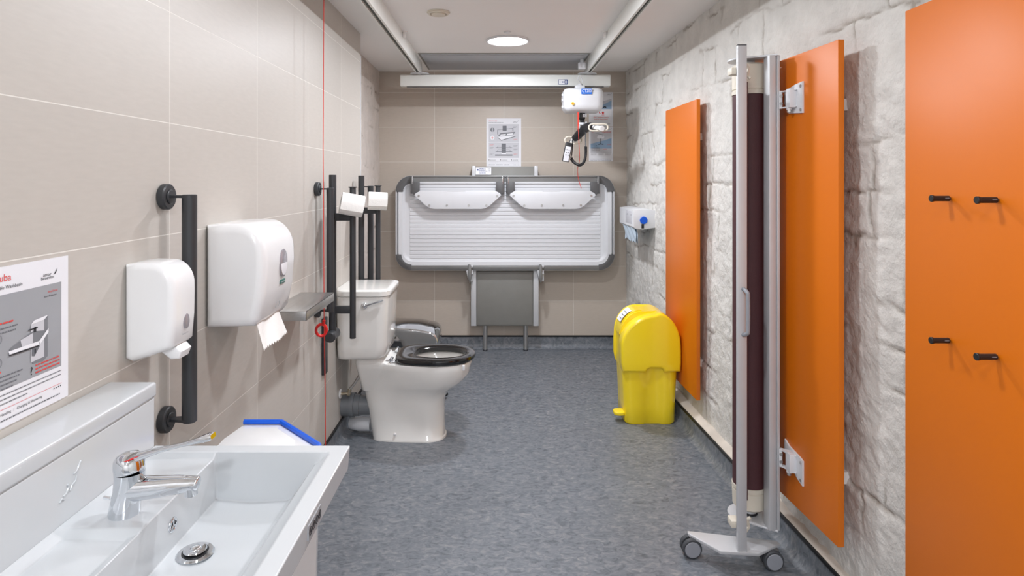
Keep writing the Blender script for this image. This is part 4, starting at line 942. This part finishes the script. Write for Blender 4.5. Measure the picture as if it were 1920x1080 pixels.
for i, (x, z) in enumerate([(.86 + .137 * math.cos(math.radians(a)), .4935 + .1695 * math.sin(math.radians(a))) for a in (142, 133, 124)]): words(b, Vector((x - .008, 3.75, z + .0085)), Vector((0, 1, 0)), Vector((.6, 0, .6)), 0, 0, .05, .006, random.Random(i))
tag(b.build('label', ['i_white', 'i_mgrey'], t, norm=False), 'white printed label on the flap')
b = MB(); secs = []
b.prism(rrect(.688, .76, 3.66, 3.74, .03, 6), 'z', .045, .066, capr=.006, seg=3); b.build('pedal', 'yellow', t)

# ------------------------------------------------------------------ orange panels
def panel(pts0, pts1, z0, z1, label, th=.021):
    (x0, d0), (x1, d1) = pts0, pts1
    t = thing('orange_panel', ((x0 + x1) / 2, (d0 + d1) / 2, z0), label, 'panel')
    dr = Vector((x1 - x0, d1 - d0, 0)).normalized(); n = Vector((dr.y, -dr.x, 0))
    p0 = Vector((x0, d0, 0)); p1 = Vector((x1, d1, 0))
    poly = [p0, p1, p1 + n * th, p0 + n * th]
    b = MB(); b.prism([(p.x, p.y) for p in poly], 'z', z0, z1, r=.0015, seg=2); b.build('board', 'orange', t)
    for z in (z0 + .18, z1 - .2):
        b = MB(); q = [p0.lerp(p1, .15) + n * th, p0.lerp(p1, .85) + n * th, p0.lerp(p1, .85) + n * (th + .09), p0.lerp(p1, .15) + n * (th + .09)]
        b.prism([(p.x, p.y) for p in q], 'z', z - .02, z + .02); b.build('batten', 'ceiling', t)
    return t
panel((1.085, 3.372), (1.072, 3.95), .242, 1.899, 'orange wall panel beside the yellow bin, farthest of the three')
panel((1.100, 1.99), (1.060, 2.57), .262, 1.911, 'orange wall panel behind the folding screen')
panel((1.075, .95), (1.0846, 1.639), .25, 1.906, 'orange wall panel with black coat pegs at the right edge of the photo')
pg = [(1.472, 1.411, 'upper', 'left'), (1.329, 1.412, 'upper', 'right'), (1.473, 1.070, 'lower', 'left'), (1.330, 1.072, 'lower', 'right')]
for d, z, a, s_ in pg:
    xw = 1.0835 - (1.639 - d) * .0145 - .0016
    b = MB(); b.cyl((xw, d, z), (xw - .040, d, z), .0068, 20, .001); b.disc((xw - .038, d, z), (-1, 0, 0), .0082, .006, 22, .0008)
    b.mat(1); b.box(xw - .014, xw - .004, d - .0072, d - .0066, z + .0, z + .002)
    tag(b.build('coat_peg', ['black', 'i_mgrey']), 'black coat peg, %s row %s side, on the nearest orange panel' % (a, s_), 'peg', 'coat pegs on the orange panel')

# ------------------------------------------------------------------ folding screen
t = thing('privacy_screen', (.98, 2.33, 0), 'burgundy roll-out privacy screen with aluminium posts and castors in front of the orange panel', 'screen')
px_, pd = .898, 2.28
b = MB(); b.box(px_ - .0165, px_ + .0185, pd - .0125, pd + .004, .078, 1.953, .002, 2); b.mat(1); b.box(px_ - .016, px_ + .018, pd - .0115, pd + .003, 1.952, 1.957, .001); b.build('front_post', ['alu', 'rubber'], t)
b = MB(); zt = 1.053; zb_ = .882; hx = px_ + .004
b.tube(cat([Vector((hx, pd - .012, zt)), Vector((hx + .006, pd - .034, zt - .010)), Vector((hx + .008, pd - .038, zt - .03)), Vector((hx + .008, pd - .038, zb_ + .03)), Vector((hx + .006, pd - .034, zb_ + .010)), Vector((hx, pd - .012, zb_))], 5), .0075, 12); b.build('handle', 'wheelgrey', t)
# foot with castors
foot_ = [(.738, 2.405), (1.056, 2.338), (1.062, 2.318), (.955, 2.258), (.820, 2.272), (.735, 2.385)]
b = MB(); b.prism(foot_, 'z', .068, .080, capr=.002, seg=2); b.build('foot_plate', 'alu', t)
for (x, d) in ((.742, 2.375), (1.022, 2.300)):
    b = MB(); r = .037
    b.cyl((x, d - .024, r), (x, d - .006, r), r, 32, .003); b.cyl((x, d + .006, r), (x, d + .024, r), r, 32, .003); o_ = b.build('castor', 'rubber', t)
    b = MB(); b.disc((x, d - .0245, r), (0, -1, 0), .030, .003, 32, .002); b.disc((x, d + .0245, r), (0, 1, 0), .030, .003, 32, .002); b.cyl((x, d - .01, r), (x, d + .01, r), .012, 14)
    b.build('hub', 'wheelgrey', o_)
    b = MB(); b.cyl((x + .012, d, .05), (x + .012, d, .072), .014, 16, .002); b.box(x - .005, x + .025, d - .006, d + .006, .03, .062, .004); b.build('castor_stem', 'darkgrey', o_)
# roll
rx, rd = P(1405, 0, 2.40).x, 2.40; R_ = .062
b = MB(); b.cyl((rx, rd, .272), (rx, rd, 1.785), R_, 48); b.build('rolled_fabric', 'burgundy', t)
b = MB(); b.tube([(rx, rd, 1.785), (rx, rd, 1.786), (rx, rd, 1.80), (rx, rd, 1.801), (rx, rd, 1.806), (rx, rd, 1.807), (rx, rd, 1.898), (rx, rd, 1.905)], [R_ * .9, R_ + .003, R_ + .003, R_ - .001, R_ - .001, R_ + .002, R_ + .002, R_ - .006], 40); b.build('top_cap', 'cream', t)
b = MB(); b.tube([(rx, rd, .183), (rx, rd, .19), (rx, rd, .250), (rx, rd, .251), (rx, rd, .256), (rx, rd, .257), (rx, rd, .271), (rx, rd, .272)], [R_ - .008, R_, R_ + .002, R_ - .001, R_ - .001, R_ + .003, R_ + .003, R_ * .9], 40)
b.build('bottom_cap', 'cream', t)
b = MB(); b.cyl((rx, rd, .158), (rx, rd, .19), .028, 24); b.mat(1); b.cyl((rx, rd, .154), (rx, rd, .162), .030, 24); b.build('spindle', ['alu', 'black'], t); b = MB(); b.cyl((rx, rd, 1.90), (rx, rd, 1.922), .02, 20); b.build('spindle', ['alu', 'black'], t)
# fabric from roll to front post
b = MB(); b.loft([[(px_ + .012, pd + .003, z), (px_ + .024, pd + .004, z), (px_ + .028, pd + .06, z), (rx - R_ * .55, rd - R_ * .8, z), (rx - R_ * .50, rd - R_ * .8, z), (px_ + .031, pd + .06, z), (px_ + .027, pd + .003, z), (px_ + .014, pd + .001, z)] for z in (.262, 1.82)]); b.build('loose_fabric', 'burgundy', t)
for z, s_ in ((1.862, 1), (.17, -1)):
    b = MB()
    b.box(px_ - .032, px_ + .0, pd + .005, pd + .05, z - .013, z + .013, .003)
    b.tube([(px_ + .02, pd + .01, z + .03 * s_), (px_ + .034, pd + .01, z + .01 * s_), (px_ + .026, pd + .005, z - .02 * s_), (px_ + .036, pd, z - .03 * s_)], .006, 8)
    b.build('fabric_clip', 'cream', t)
pl = [(P(1369, 0, 2.36).x, 2.38), (P(1372, 0, 2.3).x, 2.35)]
plate = arc(rx - .01, rd, .072, 100, 260, 10) + [(1.035, rd - .125), (1.045, rd - .06), (1.045, rd + .045)]
for z in (1.918, .146):
    b = MB(); b.prism(plate, 'z', z, z + .007, capr=.001, seg=1); b.build('end_plate', 'alu', t)
bx, bd = 1.022, 2.30
b = MB(); b.box(bx - .018, bx + .006, bd - .02, bd + .03, .150, 1.92, .002, 2); b.box(bx + .006, bx + .012, bd - .012, bd + .02, .150, 1.92, .001); b.box(bx + .012, bx + .022, bd - .02, bd + .03, .150, 1.92, .002, 2); b.build('wall_post', 'alu', t)
# hinge brackets bolted to the panel
def bracket(zc, flip):
    b = MB()
    def xp(d): return 1.10 - (d - 1.99) * .069   # face of the panel
    for dz in (-.030, .030):
        b.prism([(bx + .02, bd - .028), (bx + .02, bd - .006), (1.078, 2.262), (1.083, 2.232), (1.072, 2.215)], 'z', zc + dz - .002, zc + dz + .002)
    b.box(bx + .016, bx + .028, bd - .028, bd - .022, zc - .034, zc + .034, .002)
    b.cyl((1.062, 2.245, zc - .040), (1.062, 2.245, zc + .036), .010, 18); b.mat(1); b.cyl((1.062, 2.245, zc - .050), (1.062, 2.245, zc - .036), .008, 6); b.mat(0)
    q0, q1 = 2.185, 2.305
    pts = [(q0, zc - .058), (q0, zc + .055), (q0 + .05, zc + .05), (q1, zc + .036), (q1, zc - .01), (q1 - .03, zc - .05)] if not flip else [(q0, zc - .062), (q0, zc + .028), (q0 + .02, zc + .034), (q1 - .03, zc + .044), (q1, zc + .058), (q1, zc + .01), (q0 + .035, zc - .05)]
    b2 = bmesh.new(); A = [b2.verts.new((xp(y) - .0005, y, z)) for y, z in pts]; C_ = [b2.verts.new((xp(y) - .0065, y, z)) for y, z in pts]
    b2.faces.new(A); b2.faces.new(C_[::-1]); n_ = len(pts)
    for i in range(n_): b2.faces.new((A[i], A[(i + 1) % n_], C_[(i + 1) % n_], C_[i]))
    b.bm(b2)
    b.box(xp(2.24) - .03, xp(2.24) - .004, 2.222, 2.258, zc - .034, zc + .034, .003)
    b.mat(1)
    for y, z in ((q0 + .010, zc + (.04 if not flip else .018)), (q0 + .010, zc - .045)): b.disc((xp(y) - .006, y, z), (-1, 0, 0), .0055, .003, 12)
    for z in (-.014, .014): b.disc((bx + .022, bd - .028, zc + z), (0, -1, 0), .006, .002, 12)
    b.build('hinge_bracket', ['plastic2', 'steel'], t)
bracket(1.752, False); bracket(.425, True)

# ------------------------------------------------------------------ world, camera, view
w = bpy.data.worlds.new('world'); S.world = w; w.use_nodes = True
w.node_tree.nodes['Background'].inputs[0].default_value = (0.9, 0.93, 1, 1); w.node_tree.nodes['Background'].inputs[1].default_value = 0.3
cam = bpy.data.cameras.new('camera'); co = bpy.data.objects.new('camera', cam); COL.objects.link(co); S.camera = co
co.location = (0, 0, CH); co.rotation_euler = (math.pi / 2, 0, 0)
cam.sensor_width = 36; cam.lens = F / 1920 * 36; cam.shift_x = (960 - VX) / 1920; cam.shift_y = -(540 - VY) / 1920; cam.clip_start = 0.02
S.view_settings.view_transform = 'Standard'; S.view_settings.look = 'None'; S.view_settings.gamma = 1.0; S.view_settings.use_curve_mapping = False
S.view_settings.exposure = 0.45
for o in bpy.data.objects:
    if '_w' in o: del o['_w']
